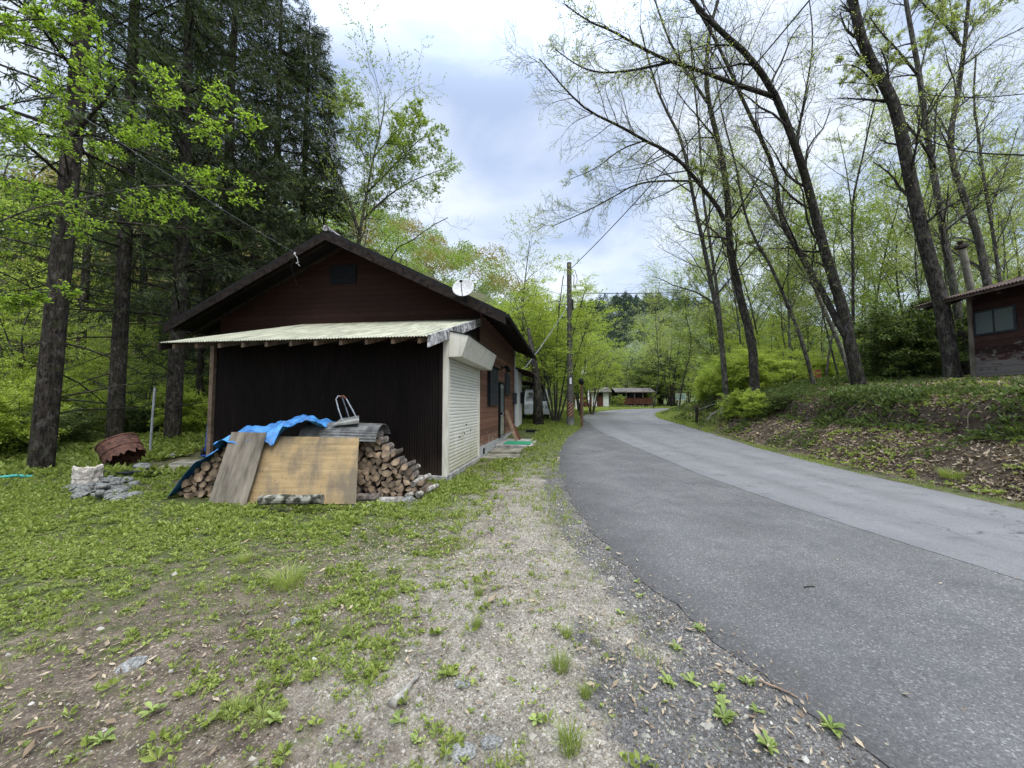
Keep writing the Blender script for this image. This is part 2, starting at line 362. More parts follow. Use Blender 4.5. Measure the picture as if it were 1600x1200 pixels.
def boards(name, c, gap=.15, axis=2, peel=None, var=.35, dark=.25, zlo=None):
    def f(t, b, o):
        k = T(t); p = k.pos(True); s = k.sep(p); q = k.math('DIVIDE', s[axis], gap); fr = k.math('FRACT', q); idx = k.math('FLOOR', q)
        wn_ = k.n('ShaderNodeTexWhiteNoise'); wn_.noise_dimensions = '1D'; t.links.new(idx, wn_.inputs['W'])
        sc3 = (1, 1, 9) if axis == 2 else (9, 9, 1)
        g = k.noise(5, 6, .65, p, .2, sc3)
        col = k.ramp(g, (.3, tuple(v*.6 for v in c)), (.7, tuple(v*1.3 for v in c)))
        col = k.mix(1, col, k.ramp(wn_.outputs['Value'], (0, 1-var), (1, 1.1)), 'MULTIPLY')
        if peel:
            n = k.noise(3.2, 6, .7, p, .3, (1, 1, 2.6)); a = n
            if zlo is not None: a = k.math('ADD', n, k.math('MULTIPLY', k.math('SUBTRACT', zlo, s[2]), .35))
            col = k.mix(k.ramp(a, (.56, 0), (.64, .85)), col, peel)
        edge = k.ramp(fr, (0, dark), (.05, 1), (.94, 1), (1, dark)); col = k.mix(1, col, edge, 'MULTIPLY')
        t.links.new(col, b.inputs['Base Color']); b.inputs['Roughness'].default_value = .8; b.inputs['Specular IOR Level'].default_value = .2
        k.bump(b, k.math('ADD', edge, k.math('MULTIPLY', g, .4)), .6, .012)
    return mat(name, f)
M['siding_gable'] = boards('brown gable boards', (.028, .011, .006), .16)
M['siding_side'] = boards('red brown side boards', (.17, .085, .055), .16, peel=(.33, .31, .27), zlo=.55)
M['siding_right'] = boards('weathered red boards', (.052, .025, .021), .19, peel=(.17, .155, .14), zlo=.9, var=.5)
M['siding_hut'] = boards('hut boards', (.14, .06, .04), .12, axis=0)
M['roof_dark'] = simple('dark roof metal', (.012, .011, .011), .6, 5, .3, .1, spec=.15)
M['fascia'] = simple('brown fascia', (.012, .009, .0075), .85, 8, .4, .3, c2=(.032, .025, .021), spec=.1, scale3=(1, 1, 1))
M['fascia_grey'] = simple('weathered grey fascia', (.16, .15, .145), .85, 9, .5, .5, c2=(.55, .54, .52), thr=(.4, .62))
M['canopy'] = simple('canopy sheet', (.23, .23, .165), .8, 2.2, .3, .05, c2=(.38, .375, .275), spec=.1, scale3=(5, .7, .7))
M['corr_brown'] = simple('brown corrugated metal', (.007, .0045, .004), .6, 4, .3, 0, spec=.12)
M['timber_dark'] = simple('dark timber', (.026, .018, .013), .85, 10, .4, .4, scale3=(1, 1, .2))
M['timber_raw'] = simple('raw timber', (.22, .15, .10), .85, 8, .35, .4)
M['cream'] = simple('cream paint', (.50, .475, .38), .5, 4, .16, .05, c2=(.62, .60, .51), scale3=(3, 3, .5), thr=(.3, .55))
def shutter_m(t, b, o):
    k = T(t); p = k.pos(True); z = k.sep(p)[2]
    n = k.noise(4, 6, .7, p, .2, (1, 1, .5)); low = k.math('SUBTRACT', 1.0, z)
    stain = k.ramp(k.math('ADD', k.math('MULTIPLY', low, .45), n), (.5, 0), (.95, .8))
    col = k.mix(stain, (.64, .63, .56), (.36, .34, .20)); t.links.new(col, b.inputs['Base Color']); b.inputs['Roughness'].default_value = .4
M['shutter'] = mat('shutter slats', shutter_m)
M['concrete'] = simple('concrete', (.22, .215, .20), .9, 5, .3, .4, c2=(.40, .39, .36))
M['block'] = simple('concrete block', (.33, .33, .32), .9, 7, .2, .3)
M['mossy_conc'] = simple('mossy concrete', (.13, .13, .09), .95, 3, .3, .4, c2=(.30, .28, .22))
M['black'] = simple('black paint', (.008, .009, .011), .7, 5, .2, 0, spec=.15)
M['darkblue'] = simple('dark shutter metal', (.028, .032, .040), .45, 5, .2, 0)
M['glass'] = simple('window glass', (.04, .05, .055), .08, 3, .2, 0, spec=.8)
M['frost'] = simple('frosted glass', (.09, .11, .11), .4, 60, .3, .1, spec=.4)
M['alu'] = simple('aluminium', (.45, .45, .44), .35, 6, .1, 0, metal=.6)
M['galv'] = simple('galvanised steel', (.32, .34, .36), .45, 12, .2, .05, metal=.5)
M['white'] = simple('white paint', (.72, .73, .72), .45, 3, .08, 0)
M['dish'] = simple('chalky dish paint', (.42, .42, .41), .6, 30, .3, .1, c2=(.58, .58, .57))
M['tarp'] = simple('blue tarp', (.025, .12, .33), .5, 6, .3, .5, c2=(.06, .23, .50), bd=.02)
def ply_m(t, b, o):
    k = T(t); p = k.pos(True); g = k.noise(3, 6, .65, p, .4, (.5, 6, 6)); big = k.noise(1.8, 5, .6, p, .3, (1.2, 1, .7))
    col = k.ramp(g, (.3, (.24, .165, .075)), (.7, (.42, .30, .15)))
    col = k.mix(k.ramp(big, (.44, 0), (.60, .8)), col, (.12, .10, .075))
    col = k.mix(k.ramp(k.noise(1.3, 4, .6, p, 0, (1, 1, 1)), (.58, 0), (.68, .5)), col, (.15, .15, .05))
    sp = k.noise(22, 3, .6, p); col = k.mix(k.ramp(sp, (.64, 0), (.7, .7)), col, (.08, .06, .045))
    t.links.new(col, b.inputs['Base Color']); b.inputs['Roughness'].default_value = .85; k.bump(b, g, .3, .01)
M['ply'] = mat('stained plywood', ply_m)
M['ply_grey'] = simple('grey plywood', (.13, .112, .085), .9, 3, .35, .4, c2=(.25, .215, .165), scale3=(2.5, 2.5, .5))
M['wood_end'] = simple('split wood', (.13, .09, .06), .9, 9, .45, .5, c2=(.40, .30, .20))
M['wood_bark'] = simple('log bark', (.07, .055, .045), .95, 14, .4, .8, c2=(.20, .17, .145))
M['wood_pale'] = simple('pale bleached log', (.12, .105, .085), .9, 14, .35, .8, c2=(.38, .36, .31), scale3=(1, 1, 1))
M['rust'] = simple('rusted steel', (.075, .035, .026), .8, 12, .35, .4, c2=(.16, .075, .05))
M['rust_bright'] = simple('rusty paint', (.09, .035, .024), .85, 16, .5, .3, c2=(.20, .085, .05))
M['stone'] = simple('pale stone', (.15, .15, .135), .95, 4, .35, .6, c2=(.33, .33, .31), bd=.08, spec=.1)
M['stone_dark'] = simple('grey stone', (.11, .11, .10), .9, 2.2, .35, .4, c2=(.22, .22, .20), bd=.05)
M['sack'] = simple('woven sack', (.46, .40, .33), .85, 12, .3, .5, c2=(.68, .62, .54))
M['hose'] = simple('black hose', (.014, .015, .018), .45, 8, .2, 0)
M['teal'] = simple('green hose', (.05, .30, .26), .45, 8, .2, 0)
M['sheet_grey'] = simple('smoked corrugated sheet', (.075, .075, .072), .4, 7, .3, .1, c2=(.15, .15, .14))
M['mat_green'] = simple('green doormat', (.02, .22, .11), .95, 90, .4, .8)
M['paint_blue'] = simple('blue paint', (.02, .06, .25), .5, 8, .2, 0)
M['pole'] = simple('pole concrete', (.075, .068, .06), .9, 10, .25, .3, c2=(.15, .135, .12))
M['cable'] = simple('cable rubber', (.02, .02, .02), .6, 5, .1, 0)
M['roof_hut'] = simple('weathered hut roof', (.07, .062, .056), .9, 2.5, .3, .4, c2=(.17, .15, .13))
M['roof_tin'] = simple('rusty tin roof', (.055, .040, .033), .85, 3, .35, .2, c2=(.11, .08, .065), spec=.1)
M['wall_white'] = simple('white plaster', (.62, .62, .60), .8, 3, .1, .1)
M['van_paint'] = simple('van paint', (.70, .72, .73), .3, 3, .04, 0, spec=.6)
M['rubber'] = simple('tyre rubber', (.02, .02, .02), .9, 9, .2, .1)
M['lamp_lens'] = simple('headlamp lens', (.45, .46, .47), .15, 9, .2, 0, spec=.7)
M['orange'] = simple('amber lens', (.5, .16, .02), .3, 9, .1, 0)
M['root'] = simple('pale roots', (.10, .08, .06), .95, 20, .3, .3)
M['red_box'] = simple('faded red paint', (.22, .05, .035), .8, 6, .3, .1)
M['rotten'] = simple('mossy rotten bark', (.035, .035, .022), .95, 9, .35, .9, c2=(.26, .25, .20), thr=(.42, .6), bd=.03)

def endm(t, b, o):
    k = T(t); p = k.pos(True); oi = k.n('ShaderNodeObjectInfo'); n = k.noise(9, 5, .6, p); n2 = k.noise(38, 4, .7, p)
    c = k.ramp(n, (.3, (.12, .082, .054)), (.7, (.40, .29, .19))); c = k.mix(1, c, k.ramp(oi.outputs['Random'], (0, .38), (.35, .75), (.8, 1.0), (1, 1.35)), 'MULTIPLY')
    c = k.mix(k.ramp(n2, (.6, 0), (.66, .7)), c, (.04, .03, .022)); t.links.new(c, b.inputs['Base Color']); b.inputs['Roughness'].default_value = .9; k.bump(b, n2, .5, .01)
M['wood_end'] = mat('split wood ends', endm)
def corrm(t, b, o):
    k = T(t); p = k.pos(True); z = k.sep(p)[2]; n = k.noise(2.2, 6, .7, p, .3, (1.5, 1, .5)); n3 = k.noise(9, 5, .7, p, 0, (1, 1, .12))
    c = k.ramp(n, (.35, (.006, .004, .0035)), (.7, (.013, .008, .0065))); spl = k.math('ADD', k.math('MULTIPLY', k.math('SUBTRACT', .55, z), .9), k.math('MULTIPLY', k.math('SUBTRACT', n, .5), .9))
    c = k.mix(k.ramp(spl, (.05, 0), (.6, .75)), c, (.055, .042, .032)); c = k.mix(k.ramp(n3, (.58, 0), (.66, .35)), c, (.03, .018, .013)); t.links.new(c, b.inputs['Base Color']); b.inputs['Roughness'].default_value = .65; b.inputs['Specular IOR Level'].default_value = .12
M['corr_brown'] = mat('brown corrugated sheeting', corrm)
# ================================================================ GROUND AND ROAD
def axis(*seg):
    v = []
    for a, b, s in seg: v.append(np.arange(a, b, s))
    return np.concatenate(v)
gx = axis((-150, -30, 4), (-30, -10, .7), (-10, -5, .2), (-5, 10, .08), (10, 20, .2), (20, 60, 1.2), (60, 280, 6))
gy = axis((-12, 1, .4), (1, 12, .08), (12, 30, .2), (30, 70, .8), (70, 340, 5))
def masks(X, Y):
    dl = sdist(X, Y, LEFT); dr = sdist(X, Y, RIGHT); wob = fbm(X*.9, Y*.9, 3)-.5
    strip = smooth(-3.3, -.9, dl+wob*1.8)                       # sandy strip beside the road
    gravel = np.where(dl < .2, strip*.60+smooth(6, 2.5, np.hypot(X+.6, Y-2))*.16, 0)
    grit = np.where(dl < .3, smooth(-.62, -.12, dl+wob*.3)*smooth(13, 6, Y)*1.0, 0)
    grit = np.maximum(grit, np.where(dl < .3, smooth(3.6, 1.4, Y)*smooth(-1.15, -.8, dl+wob*.4), 0))
    green = np.where(dl < 0, (.22+.78*smooth(-.9, -2.4, dl))*smooth(-.1, -.7, dl)*np.clip(.22+.13*(Y-1.5)+smooth(-2, -5, X)*.25, 0, .85), 0)
    green = np.where((dl < 0) & (Y > 8.5), np.clip(.38+.05*(Y-8), 0, .8), green)
    green = np.where(dr > 0, np.where(dr < .25, .6, .10), green)
    green = np.where(Y > 24, .8, green)
    green = np.where((X < -4.4) & (Y > 6.6), .55, green)
    return gravel, green, grit
def build_ground():
    X, Y = np.meshgrid(gx, gy); x = X.ravel(); y = Y.ravel(); z = H(x, y)
    nx, ny = len(gx), len(gy); i = np.arange(nx*ny).reshape(ny, nx)
    F = np.stack([i[:-1, :-1], i[:-1, 1:], i[1:, 1:], i[1:, :-1]], -1).reshape(-1, 4)
    ga, gr, gt = masks(x, y)
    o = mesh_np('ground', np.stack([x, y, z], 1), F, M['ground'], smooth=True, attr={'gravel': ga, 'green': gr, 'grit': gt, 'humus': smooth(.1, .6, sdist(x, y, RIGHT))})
    tag(o, kind='structure')
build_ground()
def strip(name, A, B, m, dz, nacross=10, jit=(0, 0), b0=0, b1=1):
    n = len(A); t = np.linspace(0, 1, nacross)
    ja = (fbm(A[:, 0]*4, A[:, 1]*4, 1)-.5)*jit[0]+(vnoise(A[:, 0]*16, A[:, 1]*16, 2)-.5)*jit[0]*.35
    jb = (fbm(B[:, 0]*4, B[:, 1]*4, 2)-.5)*jit[1]
    D = norm(B-A); A = A+D*ja[:, None]; B = B+D*jb[:, None]
    V = A[:, None, :]*(1-t)[None, :, None]+B[:, None, :]*t[None, :, None]
    z = np.interp(V[..., 1].ravel(), *_bt)+dz
    Vt = np.column_stack([V.reshape(-1, 2), z]); i = np.arange(n*nacross).reshape(n, nacross)
    F = np.stack([i[:-1, :-1], i[:-1, 1:], i[1:, 1:], i[1:, :-1]], -1).reshape(-1, 4)
    # skirts
    lo = Vt[i[:, 0]]-np.array((0, 0, .12)); ro = Vt[i[:, -1]]-np.array((0, 0, .12)); k = len(Vt)
    li = np.arange(n)+k; ri = li+n; Vt = np.vstack([Vt, lo, ro])
    F = np.vstack([F, np.stack([li[:-1], i[:-1, 0], i[1:, 0], li[1:]], -1), np.stack([i[:-1, -1], ri[:-1], ri[1:], i[1:, -1]], -1)])
    band = np.concatenate([np.tile(b0+(b1-b0)*t, n), np.full(n, b0), np.full(n, b1)])
    return tag(mesh_np(name, Vt, F, m, smooth=False, attr={'band': band}), kind='structure')
_bt = ([-20, 8.5, 13, 18, 22, 30, 50, 80, 120], [0, 0, .1, .36, .58, .8, 1.18, 1.6, 2.2])
NS = 900
LA, RA = resample(LEFT, NS), resample(RIGHT, NS)
strip('road', LA, RA, M['asphalt_old'], .006, 14, (.16, .10))
SEAM = chaikin(np.array([(6.5, -9), (5.5, -5), (4.8, -2), (4.45, 1), (4.4, 2.5), (4.36, 3.4), (4.12, 5.4), (4.05, 8), (4.08, 10), (4.1, 12), (4.05, 14), (3.95, 15.8), (3.9, 17.2), (3.95, 18.8), (4.2, 21), (4.3, 23), (4.9, 27.5), (7.1, 34), (10.4, 40.4), (16, 45.9), (24, 49.4), (45, 52.9)], float), 1)
R2 = RIGHT.copy(); R2[:, 0] -= .03
strip('road_resurfaced', resample(SEAM, NS), resample(R2, NS), M['asphalt_new'], .011, 10, (.03, .05))

# ================================================================ MAIN BROWN HOUSE
HB = Vector((-.9, 10.6, 0)); HROT = -math.atan2(.138, .99)
def Hw(x, y, z=0):     # house-local -> world
    return Vector((HB.x+x*math.cos(HROT)-y*math.sin(HROT), HB.y+x*math.sin(HROT)+y*math.cos(HROT), z))
house = empty('wooden_house', HB, HROT, label='dark brown wooden house with a low gabled roof and a pale-roofed corrugated lean-to', cat='house')
W_, D_ = 8.0, 7.2; RX, RZ, EZ = -4.05, 6.22, 3.78; SL = (RZ-EZ)/4.92
wt = lambda x: RZ-.12-abs(x-RX)*SL      # underside height of the roof
m = MB()
def gable(m, y0, y1, x0=-W_, x1=0, z0=.36):
    m.prism([(x0, y0, z0), (x1, y0, z0), (x1, y0, wt(x1)), (RX, y0, wt(RX)), (x0, y0, wt(x0))], (0, y1-y0, 0))
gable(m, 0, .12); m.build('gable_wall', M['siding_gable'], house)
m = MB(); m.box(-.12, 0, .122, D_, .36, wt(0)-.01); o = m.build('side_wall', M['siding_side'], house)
m = MB(); m.box(-W_, -W_+.12, .122, D_-.122, .36, wt(-W_)-.01); m.box(-W_+.12, -.12, D_-.12, D_, .36, 4.0)
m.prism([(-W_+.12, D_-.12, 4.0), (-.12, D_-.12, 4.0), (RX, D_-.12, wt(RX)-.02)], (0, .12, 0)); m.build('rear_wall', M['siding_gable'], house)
m = MB()
for k in range(18): m.hexa([(-.14, k*.4+.003, -.1), (.012, k*.4+.003, -.1), (.012, k*.4+.397, -.1), (-.14, k*.4+.397, -.1), (-.14, k*.4+.003, .168), (.012, k*.4+.003, .168), (.012, k*.4+.397, .168), (-.14, k*.4+.397, .168)])
for k in range(18): m.box(-.14, .012, k*.4+.003-(.2 if k else 0), k*.4+.197, .172, .355)
m.build('block_foundation', M['block'], house, bevel=.004)
m = MB(); m.box(-.02, .022, .5, .72, .12, .28); m.build('foundation_vent', M['black'], house); m = MB(); m.box(-.02, .022, 5.9, 6.1, .12, .28); m.build('foundation_vent', M['black'], house)
# roof
roof = None
def slab(m, xa, za, xb, zb, y0, y1, th):
    m.hexa([(xa, y0, za-th), (xb, y0, zb-th), (xb, y1, zb-th), (xa, y1, za-th), (xa, y0, za), (xb, y0, zb), (xb, y1, zb), (xa, y1, za)])
RY0, RY1 = -.85, 8.2; xe = .87; xl = -8.97
m = MB(); slab(m, RX, RZ, xe, EZ, RY0, RY1, .06); slab(m, xl, EZ, RX, RZ, RY0, RY1, .06)
for i in range(24):
    y = RY0+.02+i*.39
    if y < RY1: slab(m, RX, RZ+.035, xe+.01, EZ+.035, y, y+.035, .035); slab(m, xl-.01, EZ+.035, RX, RZ+.035, y, y+.035, .035)
roof = m.build('roof', M['roof_dark'], house)
m = MB(); m.tube([(RX, RY0-.04, RZ+.05), (RX, RY1+.04, RZ+.05)], .085, 10); m.build('ridge_cap', M['fascia_grey'], roof)
for a, b, nm in (((RX, RZ-.06), (xe, EZ-.06), 'bargeboard'), ((xl, EZ-.06), (RX, RZ-.06), 'bargeboard')):
    m = MB(); m.hexa([(a[0], RY0-.03, a[1]-.21), (b[0], RY0-.03, b[1]-.21), (b[0], RY0, b[1]-.21), (a[0], RY0, a[1]-.21), (a[0], RY0-.03, a[1]), (b[0], RY0-.03, b[1]), (b[0], RY0, b[1]), (a[0], RY0, a[1])])
    m.build(nm, M['fascia'], roof)
m = MB()
for i in range(16):
    y = RY0+.25+i*.55
    slab(m, RX, RZ-.065, xe-.03, EZ-.065, y, y+.06, .09)
    slab(m, xl+.03, EZ-.065, RX, RZ-.065, y, y+.06, .09)
m.build('rafters', M['timber_dark'], roof)
m = MB(); m.tube([(xe+.05, RY0, EZ-.05), (xe+.05, RY1, EZ-.07)], .05, 8); m.build('gutter', M['roof_dark'], roof)
# gable vent
m = MB(); m.box(RX-.38, RX+.42, -.04, -.002, 5.02, 5.55)
for k in range(7): m.box(RX-.36, RX+.40, -.06, -.042, 5.05+k*.07, 5.08+k*.07)
m.build('gable_shutter', M['black'], house)
# ---- lean-to
LT = empty('lean_to', (0, 0, 0)); LT.parent = house
LY = -2.89; LX0, LX1 = -5.17, -.06
rz0, rz1, ry0 = 2.68, 3.86, -4.03
m = MB(); m.corr((-5.27, ry0, rz0), (1, 0, 0), (0, 4.03, rz1-rz0), 5.32, math.hypot(4.03, rz1-rz0), .055, .010, 6)
m.build('canopy_sheet', M['canopy'], LT)
cz = lambda y: rz0+(y-ry0)*(rz1-rz0)/(-ry0)
m = MB()
def sl(m, x0, x1, ya, yb, top, th): m.hexa([(x0, ya, cz(ya)-top-th), (x1, ya, cz(ya)-top-th), (x1, yb, cz(yb)-top-th), (x0, yb, cz(yb)-top-th), (x0, ya, cz(ya)-top), (x1, ya, cz(ya)-top), (x1, yb, cz(yb)-top), (x0, yb, cz(yb)-top)])
for k in range(11): sl(m, -5.1+k*.49, -5.04+k*.49, ry0+.1, -.02, .045, .09)
for y in (ry0+.25, ry0+1.0, -2.0, -1.0): m.hexa([(-5.25, y, cz(y)-.045), (.0, y, cz(y)-.045), (.0, y+.05, cz(y+.05)-.045), (-5.25, y+.05, cz(y+.05)-.045), (-5.25, y, cz(y)-.014), (.0, y, cz(y)-.014), (.0, y+.05, cz(y+.05)-.014), (-5.25, y+.05, cz(y+.05)-.014)])
m.build('canopy_rafters', M['timber_raw'], LT)
m = MB(); sl(m, .02, .055, ry0-.02, -.005, -.02, .21); m.build('canopy_fascia', M['fascia_grey'], LT)
m = MB(); sl(m, -5.3, -5.27, ry0, -.005, .0, .15); m.build('canopy_fascia', M['timber_dark'], LT)
m = MB(); m.box(-5.15, -.2, LY-.06, LY+.03, 2.78, 2.93); m.build('wall_plate', M['timber_dark'], LT)
m = MB(); m.corr((LX0, LY, .12), (1, 0, 0), (0, 0, 1), LX1-LX0-.06, 2.68, .052, .009); m.build('front_sheeting', M['corr_brown'], LT)
m = MB(); m.corr((LX0, -.01, .12), (0, -1, 0), (0, 0, 1), 2.86, 2.9, .052, .009); m.build('left_sheeting', M['corr_brown'], LT)
m = MB(); m.box(LX0-.11, LX0-.02, LY-.06, LY+.04, 0, 2.85); m.build('corner_post', M['timber_raw'], LT)
m = MB(); m.box(LX1-.09, LX1-.02, LY-.03, LY+.05, .12, 3.02); m.build('corner_trim', M['corr_brown'], LT)
m = MB(); m.box(LX0-.15, LX1+.10, LY-.07, LY+.22, -.1, .12); m.box(LX1-.08, LX1+.10, LY+.22, -.01, -.1, .12); m.build('concrete_sill', M['concrete'], LT, bevel=.01)
m = MB(); m.prism([(-.04, LY+.1, 2.9), (-.04, -.005, 2.9), (-.04, -.005, cz(-.005)-.06), (-.04, LY+.1, cz(LY+.1)-.06)], (-.03, 0, 0)); m.build('side_infill', M['corr_brown'], LT)
# ---- roller shutter on the side
SH = empty('roller_shutter', (0, 0, 0)); SH.parent = house
m = MB(); m.box(LX1-.02, .03, LY, LY+.13, .12, 3.0); m.build('shutter_jamb', M['cream'], SH, bevel=.005)
m = MB(); m.box(LX1-.02, .03, -.07, -.004, .12, 3.0); m.build('shutter_jamb', M['cream'], SH, bevel=.005)
m = MB(); h = .073
for k in range(38):
    z = .13+k*h
    if z > 2.85: break
    m.prism([(-.045, LY+.13, z), (-.016, LY+.13, z+.002), (-.007, LY+.13, z+.012), (-.005, LY+.13, z+.035), (-.007, LY+.13, z+h-.012), (-.018, LY+.13, z+h-.003), (-.045, LY+.13, z+h-.002)], (0, -LY-.2, 0))
m.build('shutter_slats', M['shutter'], SH)
m = MB(); y0, y1 = LY+.01, .25
pr = [(.034, 2.47), (.34, 2.47), (.37, 2.62), (.40, 2.93), (.03, 3.0)]
pr = [(.034, 2.46), (.30, 2.46), (.44, 2.88), (.034, 2.98)]
m.prism([(x, y0, z) for x, z in pr], (0, y1-y0, 0)); o = m.build('shutter_box', M['cream'], SH, bevel=.006)
m = MB(); m.prism([(.034, y0-.02, 2.985), (.455, y0-.02, 2.885), (.455, y0-.02, 2.90), (.034, y0-.02, 3.0)], (0, y1-y0+.04, 0)); m.build('box_flashing', M['roof_dark'], SH)
for yy, zz, s_ in ((-1.35, 1.03, .06), (-1.5, .83, .03), (-.9, .87, .03), (-1.9, .78, .03)): m = MB(); m.box(-.012, .008, yy, yy+s_, zz, zz+.033); m.build('shutter_latch', M['black'], SH)
# ---- windows, door, lamp, meter on the side wall
m = MB(); m.box(.002, .055, 1.15, 2.75, 1.50, 2.68)
for k in range(14): m.box(.055, .066, 1.2+k*.108, 1.26+k*.108, 1.53, 2.65)
m.build('window_shutter', M['darkblue'], house)
m = MB(); m.box(.056, .10, 1.10, 1.15, 1.46, 2.72); m.box(.002, .11, 1.10, 2.82, 2.70, 2.75); m.build('window_frame', M['black'], house)
dr_ = MB(); dr_.box(.002, .05, 3.1, 3.9, .37, 2.25); door = dr_.build('door', M['alu'], house)
m = MB(); m.box(.051, .062, 3.2, 3.8, 1.25, 2.1); m.build('door_pane', M['frost'], door)
m = MB(); m.box(.051, .075, 3.16, 3.84, .45, 1.12); m.build('door_panel', M['mossy_conc'], door)
m = MB(); m.box(.05, .12, 3.17, 3.22, 1.15, 1.25); m.build('door_handle', M['black'], door)
m = MB(); m.box(.002, .08, 3.04, 3.1, .37, 2.31); m.box(.002, .08, 3.9, 3.96, .37, 2.31); m.box(.002, .08, 3.1, 3.9, 2.25, 2.31); m.build('door_frame', M['black'], door)
m = MB(); m.box(.002, .06, 4.5, 5.6, 1.95, 2.75); m.box(.06, .075, 4.46, 5.64, 1.91, 1.95)
for k in range(9): m.box(.06, .07, 4.55+k*.115, 4.61+k*.115, 1.98, 2.72)
m.build('window_shutter', M['darkblue'], house)
lamp = MB(); lamp.box(.002, .03, 3.62, 3.72, 2.78, 2.92); lamp.tube([(.03, 3.67, 2.86), (.12, 3.67, 2.87), (.16, 3.6, 2.88)], .018, 8); lm = lamp.build('wall_lamp', M['black'], house)
m = MB(); m.tube([(.14, 3.66, 2.90), (.22, 3.52, 2.90), (.27, 3.42, 2.82), (.30, 3.36, 2.72)], [.03, .05, .075, .085], 12); m.build('lamp_head', M['black'], lm)
m = MB(); m.tube([(.04, 7.12, 4.0), (.04, 7.12, .5)], .03, 8); m.build('downpipe', M['galv'], house)
m = MB(); m.tube([(LX0-.18, -.1, 3.6), (LX0-.18, -.1, 0)], .03, 8); m.build('downpipe', M['galv'], house)
m = MB(); p0 = (RX-.85, RY0-.06, RZ-.86*SL+.05-.22)
m.tube([p0, (p0[0], p0[1]-.03, p0[2]-.06)], .024, 8); m.tube([(p0[0]+.01, p0[1]-.02, p0[2]-.05), (p0[0]+.10, p0[1]-.03, p0[2]-.18), (p0[0]+.09, p0[1], p0[2]-.31), (p0[0]+.15, p0[1], p0[2]-.37)], .008, 6)
m.tube([(p0[0]+.13, p0[1]-.02, p0[2]-.27), (p0[0]+.05, p0[1]-.02, p0[2]-.30)], .012, 6); m.build('insulator', M['dish'], house)
m = MB(); m.tube([p0, (p0[0]-.18, p0[1]+.1, p0[2]-.35), (p0[0]-.22, p0[1]+.4, p0[2]-.75), (p0[0]-.02, -.03, p0[2]-.98), (p0[0]+.15, -.03, p0[2]-.98)], .008, 5); m.build('lead_in_wire', M['cable'], house)
# electricity meter box on the far corner
m = MB(); m.box(.002, .16, 6.7, 7.0, 1.55, 2.05); m.build('meter_box', M['darkblue'], house, bevel=.02)

# ---- satellite dish on the gable edge
dish = empty('satellite_dish', Hw(-.40, -1.02, 0), 0, label='round chalky white satellite dish clamped to the right slope of the gable', cat='satellite dish')
dc = P(724, 451, 9.55)-np.array(dish.location)
dm = Matrix.Translation(Vector(dc)) @ Vector((-.05, -1, .42)).to_track_quat('Z', 'Y').to_matrix().to_4x4()
m = MB(); m.lathe([(0.0005, .0), (.06, .002), (.12, .008), (.18, .02), (.225, .033), (.26, .048), (.268, .046), (.262, .036), (.22, .02), (.15, .002), (.06, -.012), (.0005, -.014)], 36); m.build('reflector', M['dish'], dish, smooth=True, xf=dm)
m = MB(); m.tube([(0, -.25, .03), (0, -.18, .2), (0, -.06, .34)], .011, 6); m.tube([(0, -.08, .37), (0, -.01, .29)], .032, 10); m.build('feed_arm', M['black'], dish, xf=dm)
m = MB(); m.tube([Vector(dc)+Vector((.0, .04, -.02)), Vector(dc)+Vector((.03, .18, -.28)), Vector(dc)+Vector((.16, .25, -.34))], .022, 8); m.build('mount', M['black'], dish)

# ================================================================ ANNEX, CARPORT, VAN
ax = empty('annex_shed', Hw(.05, 8.0, 0), HROT, label='white plastered annex with a rusty tin roof behind the brown house', cat='shed')
m = MB(); m.box(-5, 0, 0, 1.9, .2, 3.2); m.build('wall', M['wall_white'], ax)
m = MB(); slab(m, -5.2, 4.9, .75, 3.05, -.1, 3.0, .05); rf = m.build('roof', M['roof_tin'], ax)
m = MB()
for k in range(5): slab(m, -5.1, 4.84, .7, 2.99, .1+k*.65, .16+k*.65, .1)
m.build('rafters', M['timber_dark'], rf)
m = MB(); m.box(.0, .14, 1.2, 1.9, 1.6, 2.15); m.build('meter', M['black'], ax)
cp = empty('carport', (1.05, 21.5, Hs(1.05, 21.5)), 0, label='low tin carport sheltering the white van', cat='carport')
z0 = cp.location.z
m = MB(); m.hexa([(-3.2, 1.5, 2.75), (.95, 1.5, 2.15), (.95, 5.4, 2.15), (-3.2, 5.4, 2.75), (-3.2, 1.5, 2.82), (.95, 1.5, 2.22), (.95, 5.4, 2.22), (-3.2, 5.4, 2.82)]); m.build('roof', M['roof_tin'], cp)
for x in (-.75, .82):
    for y in (1.8, 4.8):
        m = MB(); m.box(x-.06, x+.06, y-.06, y+.06, -.3, 2.15 if x > 0 else 2.38); m.build('post', M['timber_dark'], cp)
m = MB(); m.box(-3.1, .9, 5.3, 5.4, .6, 2.2); m.build('rear_panel', M['wall_white'], cp)

van = empty('minivan', (1.45, 22.9, Hs(1.45, 22.9)), 0, label='white kei minivan parked nose out under the carport', cat='van')
m = MB(); hw = .735
prof = [(0.0, .35), (-.02, .62), (.02, .98), (.10, 1.10), (.42, 1.72), (.62, 1.86), (3.2, 1.88), (3.35, 1.7), (3.38, .35)]
vs0 = [(-hw, y, z) for y, z in prof]
def tap(z): return 1 if z < 1.1 else 1-.12*(z-1.1)/.78
a = [m.bm.verts.new((-hw*tap(z), y, z)) for y, z in prof]; b_ = [m.bm.verts.new((hw*tap(z), y, z)) for y, z in prof]
m._f(a); m._f(b_[::-1])
for i in range(len(a)): m._f([a[i], b_[i], b_[(i+1) % len(a)], a[(i+1) % len(a)]])
body = m.build('body', M['van_paint'], van, bevel=.035)
def yf(z): return np.interp(z, [.35, .62, .98, 1.10, 1.72], [0, -.02, .02, .10, .42])
m = MB(); q = lambda x, z, o=-.012: (x*tap(z), yf(z)+o, z)
